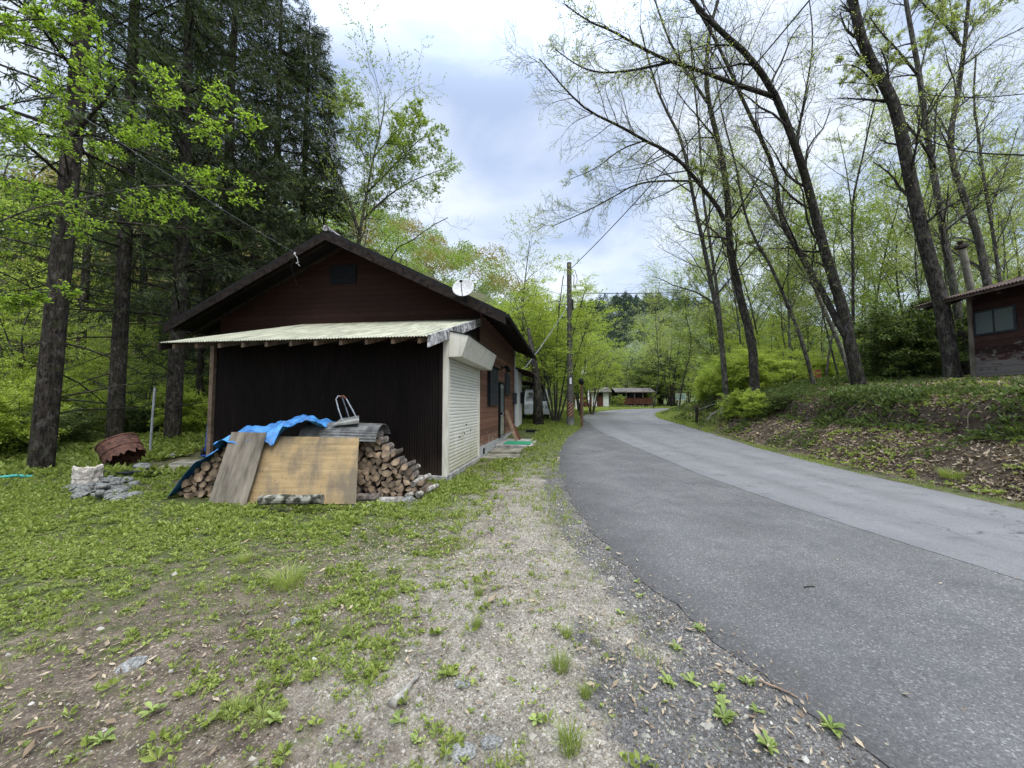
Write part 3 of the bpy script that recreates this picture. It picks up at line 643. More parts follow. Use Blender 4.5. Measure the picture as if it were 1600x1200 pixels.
m.hexa([q(-.64, 1.13, .0), q(.64, 1.13, .0), q(.64, 1.13, .03), q(-.64, 1.13, .03), q(-.62, 1.66, -.02), q(.62, 1.66, -.02), q(.62, 1.66, .03), q(-.62, 1.66, .03)]); m.build('windscreen', M['glass'], van)
for s in (-1, 1):
    m = MB(); m.box(s*.60-.11, s*.60+.11, -.045, .0, .70, .90); m.build('headlight', M['lamp_lens'], van, bevel=.015)
    m = MB(); m.tube([(s*.74, .28, 1.12), (s*.86, .22, 1.14)], .015, 6); m.box(s*.86-.05, s*.86+.05, .18, .24, 1.05, 1.28); m.build('mirror', M['white'], van)
    for y in (.55, 2.75):
        m = MB(); m.tube([(s*.62, y, .28), (s*.745, y, .28)], .28, 20); wl = m.build('wheel', M['rubber'], van)
        m = MB(); m.tube([(s*.74, y, .28), (s*.752, y, .28)], .16, 16); m.build('rim', M['galv'], wl)
    m = MB(); m.box(s*.725-.012, s*.725+.012, .75, 3.0, 1.15, 1.65); m.build('side_window', M['glass'], van)
m = MB(); m.box(-.72, .72, -.06, .0, .36, .58); m.build('bumper', M['van_paint'], van, bevel=.02)
m = MB(); m.box(-.2, .2, -.05, -.02, .78, .86); m.box(.28, .4, -.048, -.02, .76, .82); m.build('grille', M['black'], van)
m = MB(); m.box(-.165, .165, -.07, -.06, .42, .55); m.build('number_plate', M['white'], van)

# ---- paving, steps, mat, boards beside the house
for x0, x1, y0, y1, zz in ((.02, 1.0, .1, 1.1, .07), (.05, .95, 1.2, 2.2, .12)):
    g_ = Hw((x0+x1)/2, (y0+y1)/2, 0)
    o = MB().box(x0, x1, y0, y1, -.2, zz).build('paving_slab', M['mossy_conc'], None, bevel=.015); o.location = HB; o.rotation_euler = (0, 0, HROT)
    tag(o, 'stained concrete slab at the foot of the roller shutter' if y0 < 1 else 'mossy concrete slab between the shutter slab and the doorstep', 'paving slab')
o = MB().box(.03, 1.25, 2.3, 7.6, -.2, .20).build('doorstep', M['concrete'], None, bevel=.02); o.location = HB; o.rotation_euler = (0, 0, HROT); tag(o, 'long low concrete terrace along the side of the house', 'doorstep')
o = MB().box(.25, 1.15, 2.5, 3.5, .202, .225).build('doormat', M['mat_green'], None, bevel=.005); o.location = HB; o.rotation_euler = (0, 0, HROT); tag(o, 'green artificial turf doormat on the concrete terrace', 'doormat')
m = MB(); m.beam((.55, 3.75, .21), (.14, 3.95, 1.32), .12, .03, (0, 1, 0)); o = m.build('leaning_board', M['timber_raw'], None); o.location = HB; o.rotation_euler = (0, 0, HROT); tag(o, 'pale wooden plank leaning on the wall beside the door', 'plank')
m = MB(); m.beam((.62, 4.25, .21), (.12, 4.35, 1.2), .1, .03, (0, 1, 0)); o = m.build('leaning_board', M['rust_bright'], None); o.location = HB; o.rotation_euler = (0, 0, HROT); tag(o, 'reddish painted plank leaning behind the pale one', 'plank')
o = MB().box(.6, 1.2, 6.6, 7.0, .203, .42).build('planter_tray', M['black'], None, bevel=.01); o.location = HB; o.rotation_euler = (0, 0, HROT); tag(o, 'flat black tray on the far end of the terrace', 'tray')

# ================================================================ WOODPILE AND WHAT LEANS ON IT
def add_obj(name, m, mats, loc, rot=(0, 0, 0), label=None, cat=None, group=None, bevel=0, **k):
    o = m.build(name, mats, None, bevel=bevel, **k); o.location = loc; o.rotation_euler = rot; return tag(o, label, cat, group)
logs = []
for s in range(9):
    r_ = random.Random(s); L_ = .36+r_.random()*.06; rad = .062+r_.random()*.018; a0 = r_.random()*.5
    if s < 6: angs = [0, .5, 1.0, 1.5]; pts = [(-.45*rad, -.45*rad)]+[(math.cos(t*1.15+a0)*rad*1.25-.45*rad, math.sin(t*1.15+a0)*rad*1.25-.45*rad) for t in angs]
    elif s < 8: pts = [(math.cos(t)*rad*(1.05 if t < 3.3 else .55), math.sin(t)*rad*(1 if t < 3.3 else .35)) for t in (0, .6, 1.2, 1.8, 2.4, 3.1, 4.6)]
    else: pts = [(math.cos(t)*rad*.9, math.sin(t)*rad*.9) for t in np.arange(0, 6.2, .7)]
    m = MB(); m.cur = 0; a = [m.bm.verts.new((x, -L_/2, z)) for x, z in pts]; b = [m.bm.verts.new((x*.96+r_.uniform(-.004, .004), L_/2, z*.96)) for x, z in pts]
    m.cur = 1; m._f(a[::-1]); m._f(b); m.cur = 0
    for i in range(len(a)): m.cur = 1 if (i in (0, len(a)-1) and s < 8) else 0; m._f([a[i], a[(i+1) % len(a)], b[(i+1) % len(a)], b[i]])
    me = bpy.data.meshes.new('firewood_log'); m.bm.normal_update(); m.bm.to_mesh(me); m.bm.free(); me.materials.append(M['wood_bark']); me.materials.append(M['wood_end']); logs.append(me)
M2 = simple('old split wood', (.12, .08, .055), .9, 9, .45, .5, c2=(.28, .19, .13))
PX0, PX1, PY = -5.3, -1.42, 6.55
def pile_top(x): return np.interp(x, [-5.42, -5.3, -5.05, -4.55, -2.5, -2.2, -1.95, -1.7, -1.45, -1.3], [.08, .22, .50, .92, 1.0, .98, .72, .50, .30, .12])
rr = random.Random(5); row = 0; z = .06; cnt = 0
while z < 1.0:
    x = PX0-.05+(row % 2)*.07
    while x < PX1+.1:
        if z < pile_top(x) and cnt < 296:
            me = logs[rr.randrange(9)]; o = link('firewood_log', me)
            o.location = (x+rr.uniform(-.012, .012), PY+(x+3.4)*.0+rr.uniform(-.035, .035)+.02, z+rr.uniform(-.01, .01))
            o.rotation_euler = (rr.uniform(-.05, .05), rr.uniform(0, 6.28), rr.uniform(-.08, .08)); sc_ = rr.uniform(.92, 1.12); o.scale = (sc_, 1, sc_)
            tag(o, 'split firewood log stacked end-on in the long woodpile', 'firewood', 'split logs in the long woodpile'); cnt += 1
        x += .118+rr.uniform(-.012, .012)
    z += .092; row += 1
print('logs', cnt)
# pale logs lying at the right end
for i, (a, b, r0) in enumerate([((-1.74, 6.42, .40), (-1.62, 6.85, .44), .045), ((-1.60, 6.36, .23), (-1.42, 6.8, .29), .05), ((-1.50, 6.30, .07), (-1.28, 6.75, .13), .05), ((-1.66, 6.26, .06), (-1.52, 6.7, .09), .042)]):
    m = MB(); a, b = Vector(a), Vector(b); m.tube([a, a*.5+b*.5+Vector((.01, 0, .01)), b], [r0, r0*.95, r0*.85], 9)
    tag(m.build('bleached_log', M['wood_pale']), ['pale bleached log highest at the right end of the woodpile', 'pale bleached log in the middle of the heap at the right end of the woodpile', 'lowest and rightmost bleached log at the foot of the woodpile', 'short bleached log tucked low against the woodpile front'][i], 'log')
# base logs under the pile
m = MB(); m.tube([(-2.75, 6.28, .02), (-2.1, 6.3, .03)], .075, 10); tag(m.build('bearer_log', M['wood_bark']), 'dark round bearer log under the right part of the woodpile', 'log')
m = MB(); m.tube([(-2.08, 6.22, .0), (-1.7, 6.2, .01)], .06, 10); tag(m.build('bearer_log', M['wood_pale']), 'whitish round log on the ground at the woodpile foot', 'log')
# plywood sheet
def board(name, c4, th, mtl, label, cat, jag=0):
    """four world corners bottom-left, bottom-right, top-right, top-left"""
    c4 = [Vector(c) for c in c4]; ctr = (c4[0]+c4[1])/2; n = (c4[1]-c4[0]).cross(c4[3]-c4[0]).normalized(); k = 24
    bm = bmesh.new(); pts = []
    for i in range(4):
        a, b = c4[i], c4[(i+1) % 4]
        for j in range(k): 
            p = a.lerp(b, j/k); p = p+(c4[(i+2) % 4]-c4[(i+1) % 4]).normalized()*(random.uniform(-jag, jag) if j else 0); pts.append(p-ctr)
    xa = (c4[1]-c4[0]).normalized(); za = n.cross(xa) if n.cross(xa).z > 0 else -n.cross(xa); ya = za.cross(xa)
    Rm = Matrix((xa, ya, za)).transposed(); inv = Rm.inverted(); pts = [inv @ p for p in pts]
    a = [bm.verts.new(p-Vector((0, th/2, 0))) for p in pts]; b = [bm.verts.new(p+Vector((0, th/2, 0))) for p in pts]
    bm.faces.new(a); bm.faces.new(b[::-1])
    for i in range(len(a)): bm.faces.new([a[i], b[i], b[(i+1) % len(a)], a[(i+1) % len(a)]])
    bmesh.ops.recalc_face_normals(bm, faces=bm.faces); me = bpy.data.meshes.new(name); bm.to_mesh(me); bm.free(); me.materials.append(mtl)
    o = link(name, me); o.matrix_world = Matrix.Translation(ctr) @ Rm.to_4x4(); return tag(o, label, cat)
board('plywood_sheet', [P(388, 786, 5.95), P(556, 788, 5.90), P(561, 684, 6.20), P(396, 681, 6.24)], .012, M['ply'], 'large stained tan plywood sheet leaning on the front of the woodpile', 'plywood', .004)
board('plywood_strip', [P(325, 788, 5.86), P(384, 791, 5.83), P(417, 676, 6.12), P(362, 675, 6.18)], .012, M['ply_grey'], 'narrow grey weathered plywood strip leaning left of the tan sheet', 'plywood', .003)
m = MB(); m.tube([P(407, 782, 5.62), P(440, 780, 5.6), P(470, 781, 5.6), P(503, 780, 5.58)], [.068, .072, .066, .07], 12); o = m.build('rotten_log', M['rotten']); tag(o, 'short mossy grey log lying on the ground before the plywood sheet', 'log')
# curved corrugated sheet over the pile
x0, x1 = P(480, 670, 6.5)[0], P(596, 668, 6.5)[0]; m = MB(); k = 90; Rr = .36; cyy, czz = 6.62, .89; rows = []
for j in range(2):
    X_ = x0 if j == 0 else x1; rw = []
    for i in range(k+1):
        t = math.pi*(.06+.80*i/k); r_ = Rr+.008*math.sin(i/k*2*math.pi*17); rw.append(m.bm.verts.new((X_, cyy-r_*math.cos(t)*1.12, czz+r_*math.sin(t)*.92-(.04 if j else 0))))
    rows.append(rw)
for i in range(k): m._f([rows[0][i], rows[1][i], rows[1][i+1], rows[0][i+1]])
o = m.build('curved_corrugated_sheet', M['sheet_grey'], smooth=True); sd = o.modifiers.new('thickness', 'SOLIDIFY'); sd.thickness = .003; tag(o, 'dark corrugated plastic sheet bent over the woodpile top', 'corrugated sheet')
# snow scoop on top
ss = empty('snow_scoop', (-2.75, 6.6, 1.2), 0, label='grey snow scoop with a bent tubular handle standing on the woodpile', cat='snow scoop')
q = lambda px, py, Y: Vector(P(px, py, Y))-ss.location
m = MB(); a, b, c, d = q(520, 663, 6.35), q(561, 659, 6.35), q(561, 652, 6.75), q(532, 654, 6.75)
m.hexa([a-Vector((0, 0, .03)), b-Vector((0, 0, .03)), c-Vector((0, 0, .03)), d-Vector((0, 0, .03)), a, b+Vector((0, 0, .03)), c+Vector((0, 0, .03)), d]); m.build('scoop_pan', M['stone_dark'], ss, bevel=.008)
m = MB(); m.tube([q(535, 657, 6.5), q(529, 640, 6.5), q(525, 624, 6.52), q(528, 619, 6.54), q(536, 619, 6.6), q(541, 623, 6.6), q(551, 641, 6.6), q(558, 655, 6.6)], .011, 7); m.tube([q(546, 654, 6.85), q(540, 636, 6.8), q(535, 622, 6.7)], .009, 6); m.build('scoop_handle', M['galv'], ss)
m = MB(); m.tube([q(528, 620, 6.54), q(536, 619, 6.6), q(541, 623, 6.6)], .017, 7); m.build('handle_grip', M['rust_bright'], ss)
# blue tarp
def tarp():
    nu, nv = 60, 30; V = []
    us = np.linspace(0, 1, nu); vs_ = np.linspace(0, 1, nv); r = np.random.default_rng(3)
    for u in us:
        for v in vs_:
            # u: left (ground) -> right; v: back -> front edge
            x = -5.56+u*2.53; y = 7.0-v*.86
            zt = float(np.interp(x, [-5.56, -5.42, -5.3, -5.05, -4.8, -4.55, -4.2, -3.7, -3.3, -2.9], [.02, .14, .31, .60, .80, 1.0, 1.10, 1.20, 1.20, 1.12]))
            fold = .03*abs(math.sin(17*x+6*y))*abs(math.sin(8*y-5*x))+.07*abs(math.sin(3.1*x+2.2*y+1))+.05*abs(math.sin(7*x-5*y))+.03*math.sin(13*x+9*y)+.02*abs(math.sin(21*y-11*x))
            zt += (fold-.05)*smooth(0, .3, u)
            fx = float(np.interp(x, [-5.8, -5.4, -5.0, -4.5, -4.2, -3.9, -3.7, -3.55, -3.3, -3.03], [.0, .0, .02, .10, .30, .20, .36, .10, .02, .0]))
            if v > .62: 
                s = (v-.62)/.38; zt -= fx*s; y = 7.0-.62*.86-(v-.62)*.86*(.25+.75*(fx < .04))-s*.03-.25*s*(fx >= .04)
            y += float(np.interp(u, [0, .15, .3, 1], [-.12, -.05, 0, 0]))
            if x < -4.62: y = 7.0-v*.74; zt -= .07*max(0, (v-.82)/.18)
            V.append((x+.03*math.sin(9*y), y, zt))
    i = np.arange(nu*nv).reshape(nu, nv); F = np.stack([i[:-1, :-1], i[1:, :-1], i[1:, 1:], i[:-1, 1:]], -1).reshape(-1, 4)
    o = mesh_np('blue_tarp', np.array(V), F, M['tarp'], smooth=False); s = o.modifiers.new('thickness', 'SOLIDIFY'); s.thickness = .003
    tag(o, 'crumpled bright blue tarpaulin draped over the left part of the woodpile', 'tarpaulin')
tarp()

# ================================================================ LEFT YARD: barrel, sack, stones, hoses
bc = G(194, 733); br = empty('rusty_barrel', bc, 0, label='rusty cut drum lying tilted at the foot of the middle cedar', cat='barrel')
ctr = Vector(P(191, 706, bc.y))-bc; axis_ = Vector((.58, -.10, -.78)).normalized(); am = Matrix.Translation(ctr) @ axis_.to_track_quat('Z', 'Y').to_matrix().to_4x4()
m = MB(); n = 48; prof = [(.375, -.27), (.385, -.27), (.385, -.245), (.37, -.24), (.37, -.03), (.385, -.015), (.385, .0), (.37, .015), (.37, .22)]
rings = [[m.bm.verts.new((r*math.cos(2*math.pi*k/n), r*math.sin(2*math.pi*k/n), z+(.05*math.sin(k*.9)*math.sin(k*2.3)-.06*(k % 3 == 0) if z == .22 else 0))) for k in range(n)] for r, z in prof]
for A, B in zip(rings, rings[1:]):
    for k in range(n): m._f([A[k], A[(k+1) % n], B[(k+1) % n], B[k]])
o = m.build('drum_shell', M['rust'], br, xf=am); s = o.modifiers.new('t', 'SOLIDIFY'); s.thickness = .008
m = MB(); m.tube([ctr+axis_*-.20, ctr+axis_*-.19], .36, 32); m.build('drum_bottom', M['rust'], br)
def rock_mesh(seed, flat=.6, sub=3):
    bm = bmesh.new(); bmesh.ops.create_icosphere(bm, subdivisions=sub, radius=1); r = np.random.default_rng(seed); dirs = norm(r.normal(size=(9, 3))); off = r.uniform(.62, .98, 9)
    for v in bm.verts:
        p = np.array(v.co); 
        for d, f in zip(dirs, off):
            e = p@d
            if e > f: p = p-d*(e-f)*.85
        p = p*(1+.05*math.sin(5*p[0]+seed)*math.sin(4*p[1])); v.co = (p[0], p[1]*.8, p[2]*flat)
    me = bpy.data.meshes.new('stone'); bm.to_mesh(me); bm.free(); return me
rocks = [rock_mesh(s, .45+.07*(s % 5)) for s in range(8)]
rocks_l = []
for i, me in enumerate(rocks): me.materials.append(M['stone'] if i % 3 else M['stone_dark'])
def rock(loc, s, i, label, group=None, name='stone', rz=None):
    o = link(name, rocks[i % 8]); o.location = loc; o.scale = (s, s, s); o.rotation_euler = (random.uniform(-.3, .3), random.uniform(-.3, .3), random.uniform(0, 6.28) if rz is None else rz)
    return tag(o, label, 'stone', group)
rr = random.Random(11)
for i in range(125):
    px = rr.triangular(102, 214, 158); py = rr.triangular(750, 788, 772); g_ = G(px, py); s = rr.choice([.04, .05, .06, .07, .10, .12])
    zz = .16*max(0, 1-abs(px-148)/50)*(rr.random())
    rock(g_+Vector((0, 0, s*.2+zz)), s, i, 'pale grey rubble stone in the heap before the white sack', 'rubble stones heaped by the sack')
rock(G(152, 771)+Vector((0, 0, .08)), .17, 2, 'largest round mossy stone in front of the rubble heap')
rock(G(178, 757)+Vector((0, 0, .05)), .13, 4, 'white-grey stone on the right of the rubble heap')
rock(G(265, 716)+Vector((0, 0, .05)), .20, 1, 'flat pale stone by the third cedar trunk')
rock(G(222, 735)+Vector((0, 0, .08)), .19, 0, 'brown boulder propping the rusty barrel')
for i, (px, py, s) in enumerate([(603, 787, .075), (556, 792, .055), (576, 793, .05), (644, 757, .05), (637, 783, .10), (653, 768, .09), (670, 770, .07), (596, 800, .04), (700, 762, .05)]):
    rock(G(px, py)+Vector((0, 0, s*.15)), s*1.15, i+1, ['pale stone just right of the plywood foot', 'flat stone at the plywood corner', 'small flat stone beside the plywood corner', 'stone at the end of the bleached logs', 'beige stone before the right end of the woodpile', 'rounded pale stone near the lean-to sill', 'grey stone below the lean-to corner', 'little stone in the grass before the woodpile', 'small stone at the foot of the shutter post'][i])
sk = P(135, 757, G(135, 760).y); m = MB()
nn = 28
sx_, sy_ = .19, .17
prof = [(.80, 0), (.98, .06), (1.0, .18), (.97, .24), (1.02, .27), (.99, .36), (1.05, .44), (1.0, .50), (.86, .49), (.7, .42), (.4, .36), (.02, .34)]
rings = []
for j, (r, z) in enumerate(prof):
    rings.append([m.bm.verts.new((sx_*r*(1+.07*math.sin(k*1.7+j)+.05*math.sin(k*.9))*math.copysign(abs(math.cos(2*math.pi*k/nn))**.7, math.cos(2*math.pi*k/nn)), sy_*r*(1+.06*math.sin(k*2.1+j*.7))*math.copysign(abs(math.sin(2*math.pi*k/nn))**.7, math.sin(2*math.pi*k/nn)), z+(.018*math.sin(k*1.3)+.03*math.sin(k*.45)+.012*math.sin(k*2.9)) * (z > .3))) for k in range(nn)])
for A, B in zip(rings, rings[1:]):
    for k in range(nn): m._f([A[k], A[(k+1) % nn], B[(k+1) % nn], B[k]])
o = m.build('rubble_sack', M['sack']); o.scale = (.9, 1, .80); g_ = G(136, 762); o.location = (g_.x, g_.y, g_.z-.03); tag(o, 'crumpled off-white woven sack of rubble beside the stone heap', 'sack')
m = MB(); rr = random.Random(2)
for j in range(13):
    y = random.uniform(-.14, .16); z = .02+.035*(j % 4)
    m.tube([(x_, y+.05*math.sin(x_*4+j)+.02, z+.015*math.sin(x_*5+j*2)) for x_ in np.linspace(-.72+rr.random()*.2, .75-rr.random()*.2, 12)], .016, 6)
o = m.build('black_hoses', M['hose']); g_ = G(193, 748); o.location = (g_.x, g_.y, g_.z+.01); tag(o, 'bundle of black rubber hoses lying behind the rubble heap', 'hose')
a = G(-60, 752); b = G(0, 751); c = G(52, 748); m = MB(); m.tube([a, b+Vector((0, 0, .06)), (b+c)/2+Vector((0, 0, .08)), c+Vector((0, 0, .04))], .03, 8); tag(m.build('garden_hose', M['teal']), 'turquoise pipe lying in the weeds at the left edge', 'pipe')
o = MB(); pts = [G(205, 748), G(290, 745), G(345, 738), G(345, 712), G(300, 712), G(255, 728)]
m = MB(); m.prism([(p.x, p.y, -.08) for p in pts], (0, 0, .115)); tag(m.build('yard_slab', M['mossy_conc'], bevel=.02), 'mossy uneven concrete slab left of the woodpile', 'concrete slab')
g_ = G(234, 712); m = MB(); m.tube([(0, 0, -.1), (.02, 0, 1.0), (.05, 0, 1.9)], .03, 10); o = m.build('steel_pipe_post', M['galv']); o.location = g_; tag(o, 'thin grey steel pipe standing between the second and third cedar', 'post')
# blue hand truck by the lean-to corner
ht = empty('hand_truck', G(331, 713), .3, label='blue hand truck leaning at the left corner of the lean-to', cat='hand truck')
m = MB(); m.tube([(-.17, 0, .15), (-.17, .12, 1.0), (-.1, .14, 1.1), (.1, .14, 1.1), (.17, .12, 1.0), (.17, 0, .15)], .016, 7)
for z in (.35, .6, .85): m.tube([(-.17, .03+.08*z, z), (.17, .03+.08*z, z)], .012, 6)
m.build('frame', M['paint_blue'], ht); m = MB(); m.box(-.2, .2, -.22, 0, .03, .05); m.build('toe_plate', M['paint_blue'], ht)
for s in (-1, 1): m = MB(); m.tube([(s*.20, .08, .13), (s*.26, .08, .13)], .13, 16); m.build('wheel', M['rubber'], ht)

# ================================================================ UTILITY POLE, SIGN POSTS, WIRES
pg = drop_xy(2.98, 20); up = empty('utility_pole', pg, 0, label='tall wooden-brown utility pole with a striped guard near its base', cat='utility pole')
m = MB(); m.tube([(0, 0, -.3), (0, 0, 8.45)], [.17, .12], 16); m.build('pole', M['pole'], up)
m = MB(); m.tube([(0, 0, -.1), (0, 0, .42)], .205, 16); m.build('base_sleeve', M['stone_dark'], up)
def stripes(t, b, o):
    k = T(t); s = k.sep(k.pos(True)); u = k.math('ARCTAN2', s[1], s[0]); f = k.math('FRACT', k.math('ADD', k.math('MULTIPLY', s[2], 6.0), k.math('MULTIPLY', u, -.955)))
    t.links.new(k.ramp(f, (.48, (.02, .018, .016)), (.52, (.30, .16, .10))), b.inputs['Base Color'])
M['stripes'] = mat('hazard stripes', stripes)
m = MB(); m.lathe([(.19, .45), (.186, 1.18)], 24); m.build('striped_guard', M['stripes'], up)
m = MB(); m.box(-.05, .05, -.195, -.17, 2.1, 2.42); m.build('number_plate', M['white'], up)
m = MB(); m.tube([(.11, -.02, 7.9), (.25, -.05, 7.7), (.22, 0, 7.3), (.36, 0, 7.1)], .02, 6); m.tube([(.1, 0, 8.1), (.3, 0, 8.05), (.42, 0, 7.6), (.30, 0, 7.15), (.2, 0, 7.3)], .015, 6); m.box(.1, .2, -.08, .08, 5.95, 6.5); m.build('cable_fitting', M['cable'], up)
top = pg+Vector((.05, 0, 8.1))
def wire(name, a, b, sag, r, label, n=20, mtl='cable'):
    a, b = Vector(a), Vector(b); m = MB(); m.tube([a.lerp(b, i/n)-Vector((0, 0, sag*4*(i/n)*(1-i/n))) for i in range(n+1)], r, 5, False); return tag(m.build(name, M[mtl]), label, 'cable')
wire('overhead_cable', top, P(1290, -30, 8.0), .25, .018, 'black cable rising from the utility pole over the road to the upper right')
wire('overhead_cable', pg+Vector((.1, 0, 6.86)), P(1088, 455, 34), .10, .026, 'thin level cable crossing from the utility pole to the right forest')
hp = Hw(RX-.85, RY0-.06, RZ-.86*SL+.05-.22)
wire('service_wire', hp, P(-40, 62, 5.5), .12, .003, 'thin service wire from the gable insulator to the upper left', mtl='galv')
wire('service_wire', hp+Vector((0, 0, -.02)), P(-40, 70, 5.6), .16, .0025, 'second thin wire hanging just below the service wire to the gable', mtl='cable')
wire('guy_wire', pg+Vector((0, 0, 6.3)), Hw(.3, 8.4, 3.2), .1, .02, 'grey stay cable from the pole down to the annex roof', mtl='galv')
g_ = drop_xy(3.45, 19.4); o = empty('lamp_post', g_, 0, label='thin rust-red post with a black lantern head beside the road bend', cat='lamp post')
m = MB(); m.tube([(0, 0, -.2), (0, 0, 2.15)], .045, 10); m.build('post', M['rust_bright'], o)
m = MB(); m.lathe([(.001, 2.40), (.07, 2.38), (.12, 2.30), (.125, 2.2), (.10, 2.12), (.05, 2.08), (.001, 2.08)], 16); m.build('lantern', M['black'], o, smooth=True)
g_ = drop_xy(5.35, 29); o = empty('plate_post', g_, 0, label='slim grey post carrying a small tilted white plate behind the lantern post', cat='sign')
m = MB(); m.tube([(-.12, 0, 0), (-.10, 0, 2.3), (0, 0, 3.0)], .05, 8); m.build('post', M['stone_dark'], o)
m = MB(); m.hexa([(-.28, -.02, 2.95), (.12, -.02, 3.05), (.12, .02, 3.05), (-.28, .02, 2.95), (-.12, -.02, 3.55), (.28, -.02, 3.65), (.28, .02, 3.65), (-.12, .02, 3.55)]); m.build('plate', M['white'], o)
# map board by the bend
def mapm(t, b, o):
    k = T(t); p = k.pos(True); n = k.noise(2.4, 4, .6, p); n2 = k.noise(5, 5, .7, p)
    c = k.ramp(n, (.40, (.62, .68, .66)), (.50, (.30, .50, .38)), (.60, (.42, .55, .62))); c = k.mix(k.ramp(n2, (.6, 0), (.66, .8)), c, (.75, .74, .62)); s = k.sep(p)
    e = k.math('GREATER_THAN', k.math('ABSOLUTE', s[2]), .36); e2 = k.math('GREATER_THAN', k.math('ABSOLUTE', s[0]), .60); t.links.new(k.mix(k.math('MAXIMUM', e, e2), c, (.75, .76, .74)), b.inputs['Base Color'])
M['mapboard'] = mat('painted trail map', mapm)
c_ = P(1063.5, 620, 53); sg = empty('map_board', (c_[0], 53, Hs(c_[0], 53)), -.30, label='white framed trail map board with pale green map at the far bend', cat='sign')
dz = c_[2]-sg.location.z
m = MB(); m.box(-.66, .66, -.03, 0, -.46, .46); o = m.build('panel', M['mapboard'], sg); o.location = (0, 0, dz)
for s in (-1, 1): m = MB(); m.box(s*.5-.04, s*.5+.04, .0, .07, 0, dz+.4); m.build('leg', M['timber_dark'], sg)
# ================================================================ FAR HUTS
def hut(x, y, wdt, dep, wh, rise, rz, name, label, porch):
    o = empty(name, (x, y, Hs(x, y)), rz, label=label, cat='hut'); hw_ = wdt/2
    if not porch:
        m = MB(); m.box(-hw_, hw_, 0, dep, 0, wh); m.prism([(hw_-.1, 0, wh), (hw_-.1, dep, wh), (hw_-.1, dep/2, wh+rise*.85)], (.1, 0, 0)); m.prism([(-hw_, 0, wh), (-hw_, dep, wh), (-hw_, dep/2, wh+rise*.85)], (.1, 0, 0)); m.build('wall', M['timber_dark'], o)
        for s in (-1, 1): m = MB(); m.box(s*.78-.40, s*.78+.32, -.05, -.005, .15, 1.95); m.build('white_door', M['white'], o)
        m = MB(); m.box(-.40, .34, -.03, -.004, .1, 1.5); m.build('centre_panel', M['siding_hut'], o)
        m = MB(); m.box(-.55, .50, -.12, -.06, 1.98, 2.22); m.build('name_board', M['cream'], o)
    else:
        m = MB(); m.box(-hw_, hw_, dep*.55, dep, .3, wh); m.build('wall', M['timber_dark'], o)
        for k in range(5): xx = -hw_+.1+k*(wdt-.2)/4; m = MB(); m.box(xx-.06, xx+.06, 0, .12, -.1, wh); m.build('post', M['fascia_grey'], o)
        m = MB(); m.box(-hw_-.05, hw_+.05, -.05, 0, .45, 1.25); m.build('parapet', M['siding_hut'], o)
        m = MB(); m.box(-hw_, hw_, 0.002, dep, .3, .42); m.build('deck', M['timber_dark'], o)
        for k in (-.4, .05, .5): m = MB(); m.box(k*wdt*.5-.35, k*wdt*.5+.35, dep*.55-.03, dep*.55-.004, 1.35, 1.9); m.build('window', M['frost'], o)
        for k in range(4): m = MB(); m.box(-hw_+.4+k*1.2, -hw_+.62+k*1.2, -.03, .2, -.1, .3); m.build('footing', M['concrete'], o)
    m = MB(); oh = .45
    m.hexa([(-hw_-.35, -oh, wh-.12), (hw_+.35, -oh, wh-.12), (hw_+.35, dep/2, wh+rise-.02), (-hw_-.35, dep/2, wh+rise-.02), (-hw_-.35, -oh, wh-.02), (hw_+.35, -oh, wh-.02), (hw_+.35, dep/2, wh+rise+.08), (-hw_-.35, dep/2, wh+rise+.08)])
    m.hexa([(-hw_-.35, dep/2, wh+rise-.02), (hw_+.35, dep/2, wh+rise-.02), (hw_+.35, dep+oh, wh-.12), (-hw_-.35, dep+oh, wh-.12), (-hw_-.35, dep/2, wh+rise+.08), (hw_+.35, dep/2, wh+rise+.08), (hw_+.35, dep+oh, wh-.02), (-hw_-.35, dep+oh, wh-.02)])
    m.build('roof', M['roof_hut'], o); return o
hut(P(938, 636, 50.5)[0], 50.5, 2.1, 2.4, 2.05, .55, .06, 'small_hut', 'small dark hut with two white doors at the left of the far clearing', False)
hut(P(992, 636, 51)[0], 51, 4.5, 3.2, 2.05, .5, -.02, 'porch_hut', 'long open hut with a red-brown board parapet at the far clearing', True)
c_ = P(912, 634, 49.5); o = MB().box(-1.15, 1.05, 0, .12, .05, 1.35).build('board_fence', M['siding_hut']); o.location = (c_[0], 49.6, Hs(c_[0], 49.6)); tag(o, 'low brown board fence left of the small hut', 'fence')
c_ = P(903, 630, 40); o = MB().box(-.23, .23, 0, .3, 0, 1.0).build('white_cabinet', M['white'], bevel=.03); o.location = (c_[0], 40, Hs(c_[0], 40)+.1); tag(o, 'small white cabinet behind the rust-red post', 'cabinet')
c_ = P(920, 640, 42); o = MB(); o.tube([(0, 0, -.1), (0, 0, 2.3)], .035, 8); o.box(-.09, .09, -.06, -.036, 1.0, 2.1); o = o.build('white_stake_sign', M['white']); o.location = (c_[0], 42, Hs(c_[0], 42)); tag(o, 'thin white stake sign on the grass before the small hut', 'sign')
